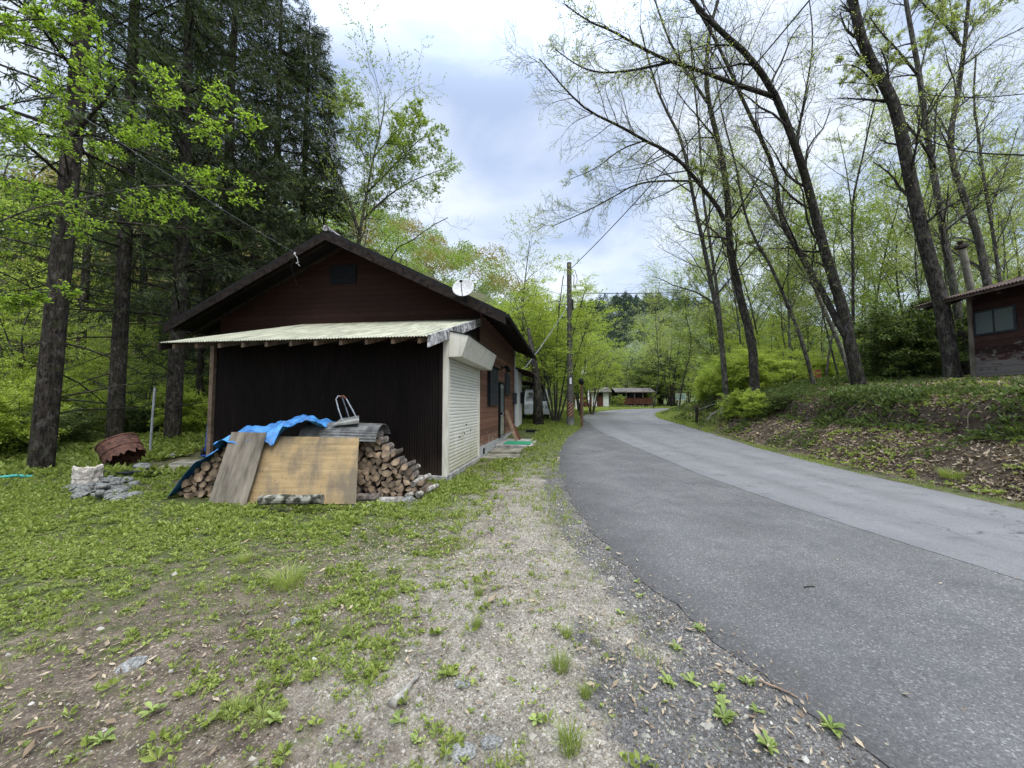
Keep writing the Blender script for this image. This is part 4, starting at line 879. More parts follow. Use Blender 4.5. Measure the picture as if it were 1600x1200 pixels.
# ================================================================ RIGHT CABIN
cb = empty('hillside_cabin', (13.9, 11.75, Hs(13.9, 11.2)), 0, label='weathered red wooden cabin with a sloping roof on the bank at the right', cat='cabin')
cz0 = cb.location.z; ez = 4.74-cz0; print('cabin base', cz0)
m = MB(); m.box(0, .1, -7, 0, -.5, ez+.05); m.build('front_wall', M['siding_right'], cb)
m = MB(); m.prism([(.1, 0, -.5), (4, 0, -.5), (4, 0, ez+1.1), (.1, 0, ez+.05)], (0, -.1, 0)); m.box(3.9, 4, -7, -.1, -.5, ez+1.05); m.build('side_wall', M['siding_right'], cb)
m = MB(); m.box(-.03, .0, -.10, .02, -.5, ez+.1); m.build('corner_board', M['ply_grey'], cb)
m = MB(); m.hexa([(-.62, -7, ez-.1), (4.3, -7, ez+1.26), (4.3, .95, ez+1.26), (-.62, .95, ez-.1), (-.62, -7, ez-.02), (4.3, -7, ez+1.34), (4.3, .95, ez+1.34), (-.62, .95, ez-.02)]); rf = m.build('roof', M['roof_tin'], cb)
m = MB(); u_ = Vector((4.92, 0, 1.36)); m.corr((-.66, -7, ez-.0), (0, 1, 0), u_, 8.0, u_.length+.05, .08, .016); m.build('roof_sheet', M['roof_tin'], rf)
m = MB()
for k in range(13): y = -6.8+k*.62; m.hexa([(-.55, y, ez-.2), (.0, y, ez+.01), (.0, y+.07, ez+.01), (-.55, y+.07, ez-.2), (-.55, y, ez-.105), (.0, y, ez+.105), (.0, y+.07, ez+.105), (-.55, y+.07, ez-.105)])
m.build('rafters', M['timber_dark'], rf)
w0 = P(1522, 523, 11.6)[2]-cz0; w1 = P(1522, 491, 11.6)[2]-cz0
wn0 = MB(); wn0.box(-.03, .0, -1.12, -.14, w0-.05, w1+.05); wnw = wn0.build('window', M['darkblue'], cb)
m = MB(); m.box(-.045, -.031, -.60, -.20, w0, w1); m.box(-.045, -.031, -1.07, -.66, w0, w1); m.build('pane', M['frost'], wnw)
c0 = Vector(P(1519, 452, 13.2))-cb.location; c1 = Vector(P(1503, 388, 13.0))-cb.location
m = MB(); m.tube([c0-Vector((0, 0, .3)), c1], .10, 12); fl = m.build('flue', M['mossy_conc'], cb)
m = MB(); d_ = (c1-c0).normalized(); m.tube([c1-d_*.02, c1+d_*.05, c1+d_*.13, c1+d_*.14], [.10, .19, .15, .06], 14); m.tube([c1+d_*.12, c1+d_*.26], .07, 10); m.build('flue_cap', M['timber_dark'], fl)
# post and rail at the bend
g_ = G(1089, 664); ht_ = (P(1089, 636, g_.y)[2]-g_.z); o = empty('post_and_rail', g_, 0, label='weathered dark post with a sagging pole rail at the start of the bank', cat='fence')
m = MB(); m.tube([(0, 0, -.2), (0, 0, ht_)], .075, 8); m.build('post', M['timber_dark'], o)
e = Vector(P(1132, 627, g_.y+.5))-g_; m = MB(); m.tube([(.02, 0, ht_*.78), (e.x*.5, .2, (ht_*.78+e.z)/2+.02), (e.x, e.y, e.z)], .055, 8); m.build('rail', M['bark_grey'], o)
g_ = G(1127, 648); m = MB(); m.tube([(0, 0, -.2), (.1, 0, .4), (.22, .05, .75)], [.13, .09, .07], 8); o = m.build('leaning_stump', M['wood_pale']); o.location = g_; tag(o, 'pale leaning broken stump next to the pole rail', 'stump')
g_ = G(1100, 666); e = Vector(P(1155, 612, g_.y+1.5)); m = MB(); m.tube([g_+Vector((0, 0, -.05)), G(1112, 652)+Vector((0, 0, .12)), G(1135, 640)+Vector((0, 0, .1)), G(1165, 622)+Vector((0, 0, .1))], [.07, .06, .05, .03], 8); tag(m.build('mossy_fallen_branch', M['bark_pale']), 'mossy fallen branch curving up the bank behind the post', 'branch')
g_ = G(1271, 580); o = MB().box(-.3, .3, -.2, .2, 0, 1.15).build('red_box', M['red_box'], bevel=.02); o.location = P(1271, 574, 24); o.location.z = Hs(o.location.x, 24)-.1; tag(o, 'faded red box standing among the trees behind the path', 'box')
# ================================================================ PLANT GROWTH
def perp(T_, rg):
    v = rg.normal(size=T_.shape); v -= (v*T_).sum(-1, keepdims=True)*T_; return norm(v)
def at(Pl, Rd, idx, t):
    K = Pl.shape[1]; f = t*(K-1); i = np.clip(f.astype(int), 0, K-2); w_ = (f-i)
    p = Pl[idx, i]*(1-w_)[:, None]+Pl[idx, i+1]*w_[:, None]; r = Rd[idx, i]*(1-w_)+Rd[idx, i+1]*w_; tg = norm(Pl[idx, i+1]-Pl[idx, i]); return p, r, tg
def kids(Pl, Rd, n, t0, t1, L_, ang, rg, up=0., K=5, rr=.55, wig=.12, flat=1., taper=.5, rend=.25, rmax=9, curl=0.):
    Nn = len(Pl); idx = np.repeat(np.arange(Nn), n); M_ = len(idx)
    j = np.tile(np.arange(n), Nn); t = t0+(t1-t0)*(j+rg.random(M_))/n
    p, r, tg = at(Pl, Rd, idx, t); a = np.radians(rg.uniform(ang[0], ang[1], M_))[:, None]
    d = norm(np.cos(a)*tg+np.sin(a)*perp(tg, rg)); d[:, 2] = d[:, 2]*flat+up; d = norm(d)
    ln = L_*(1-taper*t)*rg.uniform(.65, 1.25, M_); pts = [p]; cur = p
    for k in range(1, K):
        d = norm(d+rg.normal(size=d.shape)*wig+np.array((0, 0, curl))); cur = cur+d*(ln/(K-1))[:, None]; pts.append(cur)
    r0 = np.minimum(r*rr, rmax); rad = r0[:, None]*np.linspace(1, rend, K)[None, :]
    return np.stack(pts, 1), rad
def tubes(Pl, Rd, S):
    Nn, K, _ = Pl.shape; T_ = np.zeros_like(Pl); T_[:, 1:-1] = Pl[:, 2:]-Pl[:, :-2]; T_[:, 0] = Pl[:, 1]-Pl[:, 0]; T_[:, -1] = Pl[:, -1]-Pl[:, -2]; T_ = norm(T_)
    ref = np.zeros((Nn, 1, 3)); m_ = np.abs(norm(Pl[:, -1]-Pl[:, 0])[:, 2]) > .8; ref[..., 2] = 1; ref[m_, 0] = (1, .2, 0)
    A = norm(np.cross(T_, ref)); B = np.cross(T_, A); ph = np.arange(S)*2*np.pi/S
    V = Pl[:, :, None, :]+Rd[:, :, None, None]*(A[:, :, None, :]*np.cos(ph)[None, None, :, None]+B[:, :, None, :]*np.sin(ph)[None, None, :, None])
    i = np.arange(Nn*K*S).reshape(Nn, K, S); i2 = np.roll(i, -1, 2)
    F = np.stack([i[:, :-1], i2[:, :-1], i2[:, 1:], i[:, 1:]], -1).reshape(-1, 4)
    return V.reshape(-1, 3), F
def join(parts):
    Vs, Fs, o = [], [], 0
    for V, F in parts: Vs.append(V); Fs.append(F+o); o += len(V)
    return np.vstack(Vs), np.vstack(Fs)
def leaves(p, d, ln, wd, rg, nrm=None, spread=1., droop=0., fold=0):
    """rhombus leaves starting at p, roughly along d"""
    n = len(p); d = norm(d+rg.normal(size=(n, 3))*spread*.5+np.array((0, 0, -droop)))
    nr = rg.normal(size=(n, 3))*.6+(np.array((0, 0, 1.)) if nrm is None else nrm); s = norm(np.cross(d, nr)); 
    l = (ln*rg.uniform(.6, 1.3, n))[:, None]; w_ = (wd*rg.uniform(.7, 1.2, n))[:, None]/2
    u = norm(np.cross(s, d)); a = p; b = p+d*l*.45+s*w_+u*l*fold; c = p+d*l; e = p+d*l*.45-s*w_+u*l*fold
    V = np.stack([a, b, c, e], 1).reshape(-1, 3); return V, np.arange(n*4).reshape(n, 4)
def leaf_on(Pl, Rd, n, rg, ln, wd, off=.0, t0=.2, **k):
    idx = np.repeat(np.arange(len(Pl)), n); t = rg.uniform(t0, 1, len(idx)); p, r, tg = at(Pl, Rd, idx, t)
    dd = norm(tg*.6+perp(tg, rg)); dd[:, 2] *= .5; return leaves(p+rg.normal(size=p.shape)*off, dd, ln, wd, rg, **k)
def polyline(pts, rad, K):
    pts = np.array(pts, float); pts = chaikin(pts, 2); s = np.r_[0, np.cumsum(np.linalg.norm(np.diff(pts, axis=0), axis=1))]; q = np.linspace(0, s[-1], K)
    Pn = np.stack([np.interp(q, s, pts[:, i]) for i in range(3)], 1); rad = np.interp(q/s[-1], np.linspace(0, 1, len(rad)), rad)
    return Pn[None], rad[None]

def tree_mesh(name, bark, leafm, woods, leafparts, loc=(0, 0, 0), nb=False, **tg):
    """a tree thing: Empty > trunk (with its boughs and twigs), crown (leaves)"""
    o = empty(name, loc, 0, **tg); V, F = join(woods); mesh_np('trunk', V, F, bark, o, True)
    if leafparts: V, F = join(leafparts); mesh_np('crown', V, F, leafm, o)
    return o

# ---- prototypes (built at the origin, placed later)
def layered(seed, h=6., spread=1., stems=4, nl=12, leaf=(.085, .05), leafm=None, bark=None, wide=.5, dens=1., low=.15, name='leafy_tree'):
    rg = np.random.default_rng(seed); w_ = []; 
    T1 = []; R1 = []
    for s in range(stems):
        a = s*2*math.pi/stems+rg.random(); lean = wide*rg.uniform(.4, 1.1); top = np.array((math.cos(a)*lean*h*.5, math.sin(a)*lean*h*.5, h*rg.uniform(.75, 1)))
        mid = top*.45+np.array((rg.normal()*.15, rg.normal()*.15, h*.06)); p_, r_ = polyline([(.08*math.cos(a), .08*math.sin(a), -.3), mid*.5+rg.normal(size=3)*.08, mid, (mid+top)/2+rg.normal(size=3)*.15, top], [.014*h/math.sqrt(stems)*1.6, .009*h/math.sqrt(stems)*1.3, .003*h], 12); T1.append(p_[0]); R1.append(r_[0])
    P1, Q1 = np.array(T1), np.array(R1); w_.append(tubes(P1, Q1, 7))
    P2, Q2 = kids(P1, Q1, int(15*dens), low, 1, h*.42*spread, (50, 85), rg, up=.08, K=6, flat=.35, taper=.45, rr=.5, wig=.13); w_.append(tubes(P2, Q2, 4))
    P3, Q3 = kids(P2, Q2, 7, .2, 1, h*.15*spread, (30, 70), rg, up=.02, K=4, flat=.25, taper=.4, rr=.5); w_.append(tubes(P3, Q3, 3))
    P4, Q4 = kids(P3, Q3, 3, .3, 1, h*.06, (30, 75), rg, up=.0, K=3, flat=.25, taper=.2, rr=.6)
    up_ = np.array((0, 0, 2.2)); lf = [leaf_on(P4, Q4, nl, rg, leaf[0], leaf[1], off=.03, nrm=up_), leaf_on(P3, Q3, nl, rg, leaf[0], leaf[1], off=.03, nrm=up_)]
    return tree_mesh(name, bark or M['bark_grey'], leafm or M['leaf_spring'], w_, lf)
def slender(seed, h=14., leafm=None, bark=None, nl=3, lean=.12, leaf=(.10, .06), name='slender_tree', n2=22, r0=.08):
    rg = np.random.default_rng(seed); a = rg.random()*6.28; top = np.array((math.cos(a)*lean*h, math.sin(a)*lean*h, h))
    P1, Q1 = polyline([(0, 0, -.4), top*.25+rg.normal(size=3)*.25, top*.5+rg.normal(size=3)*.4, top*.75+rg.normal(size=3)*.35, top], [r0, r0*.75, r0*.5, .02], 16); w_ = [tubes(P1, Q1, 8)]
    P2, Q2 = kids(P1, Q1, n2, .28, 1, h*.36, (28, 62), rg, up=.1, K=7, taper=.62, rr=.5, wig=.11); w_.append(tubes(P2, Q2, 5))
    P3, Q3 = kids(P2, Q2, 8, .2, 1, h*.13, (25, 60), rg, up=.05, K=5, taper=.4, rr=.5); w_.append(tubes(P3, Q3, 3))
    P4, Q4 = kids(P3, Q3, 5, .2, 1, h*.055, (25, 65), rg, K=3, taper=.3, rr=.6, rmax=.008); w_.append(tubes(P4, np.maximum(Q4, .0025), 3))
    return tree_mesh(name, bark or M['bark_grey'], leafm or M['leaf_pale'], w_, [leaf_on(P4, Q4, nl, rg, leaf[0], leaf[1], off=.03)])
def cedar(seed, h=24., r=3., low=.2, nb=90, dens=1., dead=12, leafm=None, name='cedar_tree', r0=.3, sprayL=.20):
    rg = np.random.default_rng(seed); P1, Q1 = polyline([(0, 0, -.4), (.05, 0, h*.3), (-.05, .1, h*.6), (0, 0, h)], [r0*1.15, r0*.9, r0*.62, .03], 24); w_ = [tubes(P1, Q1, 12)]
    n = nb; t = np.sort(low+(1-low)*rg.random(n)**.9); p, rr_, tg = at(P1, Q1, np.zeros(n, int), t)
    az = np.arange(n)*2.4+rg.normal(size=n)*.4; ln = r*np.clip(1.08-((t-low)/(1-low))**1.6, .12, 1)*rg.uniform(.7, 1.15, n); ln *= smooth(low-.12, low+.06, t)*.35+.65
    K = 8; pts = [p]; cur = p; pit = np.radians(rg.uniform(-5, 25, n)); 
    for k in range(1, K):
        f = k/(K-1); e = pit-.55*f+.25*f*f*2; d = np.stack([np.cos(az)*np.cos(e), np.sin(az)*np.cos(e), np.sin(e)], 1); cur = cur+d*(ln/(K-1))[:, None]; pts.append(cur)
    P2 = np.stack(pts, 1); Q2 = np.clip(.012+ln*.009, .01, .05)[:, None]*np.linspace(1, .25, K)[None]; w_.append(tubes(P2, Q2, 4))
    if dead:
        Pd, Qd = kids(P1, Q1, dead, .06, low+.1, r*.8, (70, 100), rg, up=-.05, K=5, rr=.12, wig=.12, rmax=.03, taper=0); w_.append(tubes(Pd, Qd, 4)); Pe, Qe = kids(Pd, Qd, 5, .3, 1, r*.25, (30, 60), rg, K=3); w_.append(tubes(Pe, Qe, 3))
    P3, Q3 = kids(P2, Q2, int(11*dens), .12, 1, r*.30, (35, 70), rg, up=-.15, K=4, flat=.5, taper=.3, rr=.5, curl=-.10); w_.append(tubes(P3, Q3, 3))
    lf = []
    for Pp, Qq, nn in ((P3, Q3, int(28*dens)), (P2, Q2, int(26*dens))):
        idx = np.repeat(np.arange(len(Pp)), nn); tt = rg.uniform(.15, 1, len(idx)); pp, _, tg = at(Pp, Qq, idx, tt)
        d = norm(tg*.7+perp(tg, rg)*.6+np.array((0, 0, -.45))); lf.append(leaves(pp+rg.normal(size=pp.shape)*.03, d, sprayL, .034, rg, spread=.35, nrm=rg.normal(size=pp.shape)))
    return tree_mesh(name, M['bark_cedar'], leafm or M['leaf_dark'], w_, lf)
def place(proto, first, x, y, rz=0, s=1., z=None, label=None, cat='tree', group=None, dz=0, name=None, sz=None, tilt=0, ta=0):
    o = proto if first else copy_tree(proto)
    if name: o.name = name
    o.location = (x, y, (Hs(x, y) if z is None else z)+dz); o.rotation_euler = (tilt*math.cos(ta), tilt*math.sin(ta), rz); o.scale = (s, s, sz or s)
    for k_ in ('label', 'category', 'group'):
        if k_ in o: del o[k_]
    return tag(o, label, cat, group)
def at_px(px, Y): return float(P(px, 633, Y)[0]), float(Y)
def scatter(protos, spots, labels, group, cat='tree', smin=.85, smax=1.15, used=set()):
    rg = random.Random(len(spots)*7+3)
    for i, sp in enumerate(spots):
        px, Y, s = sp[:3]; k = sp[3] if len(sp) > 3 else i % len(protos); pr = protos[k]; x, y = at_px(px, Y)
        first = pr.name not in used; used.add(pr.name)
        place(pr, first, x, y, rg.uniform(0, 6.28), s*rg.uniform(.92, 1.08), label=labels[k] if isinstance(labels, list) else labels, cat=cat, group=group)

# ---------------- dark cedars at the left
cA = cedar(1, 26, 3.9, .22, 135, 1.25, 10, r0=.24)
cB = cedar(2, 25, 3.4, .22, 80, .85, 14, leafm=M['leaf_cedar2'], r0=.185)
cC = cedar(3, 24, 3.8, .17, 120, 1.05, 8, r0=.21)
g_ = G(63, 738); place(cB, True, g_.x, g_.y, .3, 1.0, label='leftmost thick cedar with a tall bare trunk beside the turquoise pipe', tilt=.02, ta=1.57)
g_ = G(178, 706); y_ = min(g_.y, 12.5); x_ = P(178, 700, 12.5)[0]; place(cB, False, x_, 12.5, 2.3, 1.02, label='second cedar trunk from the left, rising behind the rusty barrel', name='cedar_tree')
x_ = P(268, 700, 13.6)[0]; place(cC, True, x_, 13.6, 1.1, 1.0, label='third cedar from the left, its trunk rising under the canopy corner')
for px, Y, pr, s, lb in ((345, 18, cA, 1.02, 'dense dark cedar directly behind the left roof slope'), (418, 21, cC, 1.12, 'tall dark cedar behind the gable peak'), (466, 23, cA, .98, 'rightmost dark cedar, its crown edge against the sky above the gable'), (285, 22, cC, 1.05, 'dark cedar in the gap between the third trunk and the house'), (120, 19, cB, .95, 'thin-crowned cedar far back between the two left trunks'), (500, 21.5, cC, .70, 'shorter dark cedar standing just behind the ridge'), (385, 17, cC, .62, 'low dark cedar whose boughs hang over the left roof slope'), (310, 16.2, cC, .58, 'low dark cedar brushing the left eave of the house'), (215, 24, cA, .9, 'dark cedar far back between the second and third trunks')):
    x_, y_ = at_px(px, Y); place(pr, pr is cA and px == 345, x_, y_, px*.37, s, label=lb, name='cedar_tree')

# ---------------- protos of light green trees
pL = [layered(11, 6.5, 1, 4, 12), layered(12, 8.5, .9, 3, 12, leafm=M['leaf_maple'], bark=M['bark_grey'], leaf=(.10, .06)), layered(13, 4.0, 1.15, 5, 9, leafm=M['leaf_maple'], leaf=(.075, .045), low=.1), layered(14, 10, .8, 3, 11, leafm=M['leaf_spring'], leaf=(.11, .065), bark=M['bark_dark'])]
pS = [slender(21, 14, nl=10, n2=30, r0=.07), slender(22, 16, lean=.2, nl=10, n2=30, r0=.07), slender(23, 12, nl=12, leafm=M['leaf_spring'], leaf=(.11, .065)), slender(24, 17, nl=11, leaf=(.12, .07), n2=26)]
pD = [layered(71, 8.5, .85, 4, 12, leafm=M['leaf_shade'], bark=M['bark_dark'], leaf=(.12, .07), name='shade_toned_tree')]
scatter(pD, [(1000, 64, .8), (960, 63, .8), (1035, 64, 1.1), (925, 62, .8), (1045, 57, .9), (1015, 57, .8), (885, 58, 1.1), (1075, 60, 1.2), (1140, 45, 1.0), (1260, 50, 1.1), (1400, 36, .7), (1440, 33, .6), (1350, 50, 1.1), (1500, 44, 1.0), (130, 32, 1.0), (290, 33, 1.0), (45, 30, 1.0), (235, 23, .6), (0, 22, .7), (840, 44, 1.0), (780, 42, 1.0)], 'broad-leaved tree deep in the woods, its leaves coloured dark as if shaded', 'shade-toned leafy trees deep in the woods')
# understory seen through the left trunks
spots = [(30, 15, .9, 0), (110, 17, 1.0, 2), (20, 24, 1.1, 1), (95, 27, 1.1, 3), (215, 20, .9, 0), (240, 27, 1.0, 1), (310, 26, 1.0, 0), (160, 25, 1.0, 2), (-60, 17, 1.0, 1), (-120, 22, 1.1, 3), (330, 30, 1.1, 3), (200, 34, 1.1, 1), (60, 36, 1.2, 3), (130, 38, 1.1, 1), (280, 38, 1.2, 3), (-20, 32, 1.2, 1), (-40, 12, .8, 2), (120, 13.5, .55, 2), (310, 17.5, .7, 2), (225, 15.5, .55, 0)]
LAB = ['light green understorey tree with spreading layered leaves in the left ravine', 'bright yellow-green maple with flat leaf layers in the left ravine', 'low bushy young maple in the left ravine', 'tall leafy green tree at the back of the left ravine']
scatter(pL, spots, LAB, 'leafy trees in the ravine behind the yard')
# trees right behind the house and at the pole
spots = [(560, 27, 1.0, 3), (640, 30, 1.15, 3), (700, 33, 1.1, 1), (745, 27, 1.1, 0), (775, 30, 1.1, 1), (600, 40, 1.2, 3), (820, 33, 1.0, 1), (680, 24, .8, 0)]
scatter(pL, spots, [l.replace('in the left ravine', 'behind the brown house').replace('at the back of the left ravine', 'behind the brown house') for l in LAB], 'leafy trees behind the house')
pM = layered(31, 8.2, .85, 7, 14, leafm=M['leaf_maple'], bark=M['bark_grey'], wide=.75, leaf=(.085, .05), low=.32, name='maple_tree')
x_, y_ = at_px(868, 21.6); place(pM, True, x_, y_, .4, .95, label='many-stemmed bright green maple standing left of the utility pole', name='maple_tree')
x_, y_ = at_px(850, 27); place(pM, False, x_, y_, 2.0, 1.05, label='bright green maple behind the white van', name='maple_tree')
x_, y_ = at_px(800, 29); place(pM, False, x_, y_, 1.2, 1.0, label='bright green maple rising just past the right eave of the house', name='maple_tree')
x_, y_ = at_px(905, 34); place(pM, False, x_, y_, 5.2, .95, label='bright green maple behind the utility pole, farther back', name='maple_tree')
x_, y_ = at_px(925, 30); place(pM, False, x_, y_, 4.0, .72, label='bright green maple whose low boughs hang right of the utility pole', name='maple_tree')
tr = MB(); tr.tube([(0, 0, -.3), (-.02, 0, 1.6), (-.2, 0, 3.2), (-.5, .1, 5)], [.30, .22, .16, .08], 12)
o = empty('broken_trunk', drop_xy(*at_px(841, 19.9)), 0, label='stout dark trunk standing before the white van', cat='tree'); tr.build('trunk', M['bark_dark'], o, smooth=True)
pT = slender(33, 11.5, nl=4, leafm=M['leaf_pale'], leaf=(.11, .065), lean=.03, r0=.1); x_, y_ = at_px(835, 24.5); place(pT, True, x_, y_, 1, .98, label='slender tree with fine loose leaves topping the maples left of the pole', name='slender_tree')
x_, y_ = at_px(905, 26); place(pT, False, x_, y_, 3, .70, label='slender fine-leaved tree just behind the utility pole', name='slender_tree')

# ---------------- traced trees
def L3(px, Y): return [P(a, b, Y+(dy if len(q) > 2 else 0)) for q in px for a, b, dy in [(q[0], q[1], q[2] if len(q) > 2 else 0)]]
def rad(px, w0, w1, Y, n=4):
    ca = .86*math.cos(math.atan((px[0][0]-800)/FPX))
    return [max(.008, (w0+(w1-w0)*i/(n-1))/2*Y/FPX*ca) for i in range(n)]
def traced(name, Y, limbs, label, bark, leafm, seed, n2=16, n3=10, n4=6, L2=.30, nl=2, leaf=(.055, .032), t0=.25, ang=(25, 60), twig=.0045, cat='tree', up=.05, sub=1., K=18):
    """limbs: list of (pixel polyline, start width px, end width px); every limb carries procedural boughs and twigs"""
    rg = np.random.default_rng(seed); w_ = []; lf = []; root = None
    for li, lb in enumerate(limbs):
        pts, a, b = lb[:3]; k = lb[3] if len(lb) > 3 else 1.
        W = L3(pts, Y)
        if li == 0:
            g_ = W[0]; root = np.array((g_[0], g_[1], Hs(g_[0], g_[1])))
            W[0] = np.array((g_[0], g_[1], min(g_[2], root[2])-.3))
            flare = 1.35
        else: flare = 1.
        rd = rad(pts, a, b, Y); Pn, Rn = polyline(W, rd, K); Rn[0, 0] *= flare; w_.append(tubes(Pn, Rn, 10 if a > 8 else 7))
        ln = np.linalg.norm(np.diff(Pn[0], axis=0), axis=1).sum()
        P2, Q2 = kids(Pn, Rn, max(3, int(n2*k)), t0 if li == 0 else .12, 1, ln*L2, ang, rg, up=up, K=7, taper=.5, rr=.42, wig=.12, rmax=.05); w_.append(tubes(P2, Q2, 5))
        P3, Q3 = kids(P2, Q2, n3, .15, 1, ln*L2*.42*sub, (25, 60), rg, up=up*.6, K=5, taper=.35, rr=.5, wig=.13); w_.append(tubes(P3, np.maximum(Q3, twig), 3))
        P4, Q4 = kids(P3, Q3, n4, .2, 1, ln*L2*.18*sub, (25, 65), rg, K=4, taper=.3, rr=.55, wig=.15); w_.append(tubes(P4, np.maximum(Q4, twig*.7), 3))
        P5, Q5 = kids(Pn, Rn, max(3, int(n2*k)), .1, 1, ln*.10, (30, 70), rg, K=4, rr=.25, rmax=.012); w_.append(tubes(P5, Q5, 3))
        if nl: lf += [leaf_on(P4, Q4, nl, rg, leaf[0], leaf[1], off=.01)]
        lf += [leaf_on(P5, Q5, 2, rg, leaf[0]*1.1, leaf[1]*1.1, off=.01)]
    V, F = join(w_); o = empty(name, tuple(root), 0, label=label, cat=cat); mesh_np('trunk', V-root, F, bark, o, True)
    V, F = join(lf); mesh_np('crown', V-root, F, leafm, o); print(label[:30], 'wood', sum(len(x[1]) for x in w_), 'leaf', len(F))
    return o
BD, BG, BP = M['bark_dark'], M['bark_grey'], M['bark_pale']; LP = M['leaf_pale']; LS = M['leaf_spring']
traced('bare_tree', 14, [
    ([(1345, 592), (1328, 540), (1320, 490), (1290, 400), (1262, 290), (1250, 247, -.5), (1213, 150, -1), (1193, 117, -1.2), (1157, 73, -1.6), (1110, 37, -2), (1070, -15, -2.4)], 27, 9),
    ([(1207, 150, -1), (1153, 133, -1.2), (1127, 123, -1.4), (1073, 103, -1.8), (1047, 97, -2.1), (987, 67, -2.5), (957, 47, -2.7), (923, 37, -2.9), (883, 7, -3)], 10, 2, 1.4),
    ([(1047, 97, -2.1), (1000, 108, -1.6), (947, 115, -1.2), (910, 108, -1), (867, 77, -.8)], 5, 1.5, 1.0),
    ([(1340, 560), (1312, 510), (1285, 455, .4), (1250, 395, .8), (1219, 350, 1), (1213, 267, 1.2), (1180, 197, 1.2), (1153, 140, 1.2), (1133, 93, 1.2), (1110, 47, 1.2), (1075, -10, 1.2)], 15, 6),
    ([(1243, 225, -.4), (1262, 130, -.2), (1272, 60, 0), (1262, -20, 0)], 5, 2, .8),
    ], 'largest leaning bare tree, twin trunks on the bank edge arching left over the road', BD, LP, 41, n2=15, n3=8, n4=6, L2=.24)
traced('bare_tree', 17, [
    ([(1177, 560), (1177, 535), (1157, 471), (1146, 415), (1140, 393), (1137, 300), (1127, 240), (1110, 173), (1102, 133), (1105, 80), (1110, 40), (1125, -10)], 19, 6),
    ([(1132, 345), (1127, 330), (1093, 287, -.3), (1053, 240, -.8), (1007, 220, -1.2), (980, 203, -1.5), (947, 187, -1.8), (917, 173, -2), (883, 140, -2.2), (843, 92, -2.4)], 9, 2, 1.6),
    ([(1087, 283, -.4), (1033, 282, -.8), (993, 287, -1.1), (960, 307, -1.4), (917, 330, -1.7), (862, 354, -2)], 4.5, 1.3, 1.1),
    ([(1105, 160), (1067, 103, .3), (1047, 67, .6), (1033, 30, .8), (1020, -10, 1)], 6, 3, .8),
    ([(1007, 220, -1.2), (970, 232, -1), (930, 265, -.8), (890, 280, -.6)], 3, 1, .7)
    ], 'dark bare tree sending a long low bough out over the road', BD, LP, 42, n2=16, n3=8, n4=6, L2=.26)
traced('bare_tree', 18, [
    ([(1135, 600), (1127, 519), (1118, 474), (1107, 423), (1103, 400), (1083, 310), (1067, 217), (1033, 160), (1017, 110), (1000, 40)], 12, 3),
    ([(1131, 560), (1123, 470, 1), (1113, 400, 1.3), (1097, 300, 1.6), (1093, 200, 2), (1085, 140, 2), (1078, 50, 2)], 8, 3, .8)], 'pale grey tree pair left of the dark bare trunk', BG, LP, 43, n2=18, L2=.26, nl=3)
traced('bare_tree', 16, [([(1275, 597), (1253, 530), (1233, 482), (1219, 448), (1205, 415), (1174, 367), (1160, 320), (1150, 255), (1130, 190), (1118, 120)], 9, 2.5), ([(1205, 415), (1182, 384, .3), (1150, 377, .6)], 4, 1.5, .5), ([(1150, 300), (1120, 270), (1080, 262)], 3, 1, .7)], 'thin crooked tree leaning left in front of the woodland path', BG, LP, 44, n2=14, L2=.22, nl=3)
traced('bare_tree', 15, [([(1336, 583), (1315, 544), (1290, 490), (1262, 423), (1247, 395), (1219, 350), (1200, 320), (1180, 285), (1158, 255)], 11, 3), ([(1225, 360), (1222, 300), (1235, 240), (1230, 160)], 4, 1.5, .7)], 'curved mossy tree crossing left behind the twin trunks', BP, LP, 45, n2=14, L2=.24, nl=3)
traced('oak_tree', 12, [
    ([(1490, 578), (1478, 510), (1465, 450), (1450, 400), (1430, 317), (1413, 233), (1400, 167), (1380, 127), (1353, 83), (1343, 50), (1330, -10)], 36, 22),
    ([(1372, 145), (1352, 112, -.3), (1330, 100, -.5), (1303, 103, -.7)], 5, 1.5, .8), ([(1380, 135), (1345, 130, -.6), (1315, 128, -.8)], 3.5, 1, .6),
    ([(1412, 190), (1440, 222, .5), (1462, 262, .9)], 7, 5, .2)], 'thick rough-barked tree beside the hillside cabin corner', BD, LP, 46, n2=14, L2=.17, nl=1, t0=.35)
traced('bare_tree', 14, [
    ([(1513, 575), (1500, 500), (1480, 400), (1463, 293), (1447, 200), (1437, 117), (1427, 67), (1415, 0), (1412, -30)], 20, 10),
    ([(1432, 115), (1400, 75, -.4), (1375, 50, -.7), (1358, 25, -1)], 7, 2, 1.), ([(1437, 117), (1450, 60, .2), (1470, 10, .3)], 5, 2, .8)], 'grey tree just behind the thick rough-barked tree', BG, LP, 47, n2=16, L2=.2, nl=3)
traced('bare_tree', 15, [
    ([(1560, 520), (1537, 400), (1517, 333), (1490, 267), (1483, 217), (1495, 160), (1503, 100), (1508, 67), (1514, -10)], 23, 8),
    ([(1502, 72), (1470, 30, -.3), (1430, -5, -.6)], 7, 3, 1.), ([(1500, 70), (1488, 30, .3), (1482, -10, .5)], 6, 3, .6), ([(1512, 60), (1530, 25, .2), (1575, -5, .4)], 6, 3, .8), ([(1484, 215), (1460, 170, .5), (1440, 140, .8)], 6, 3, .5)], 'forked bare tree whose trunk rises behind the cabin flue', BG, LP, 48, n2=15, L2=.22, nl=3)
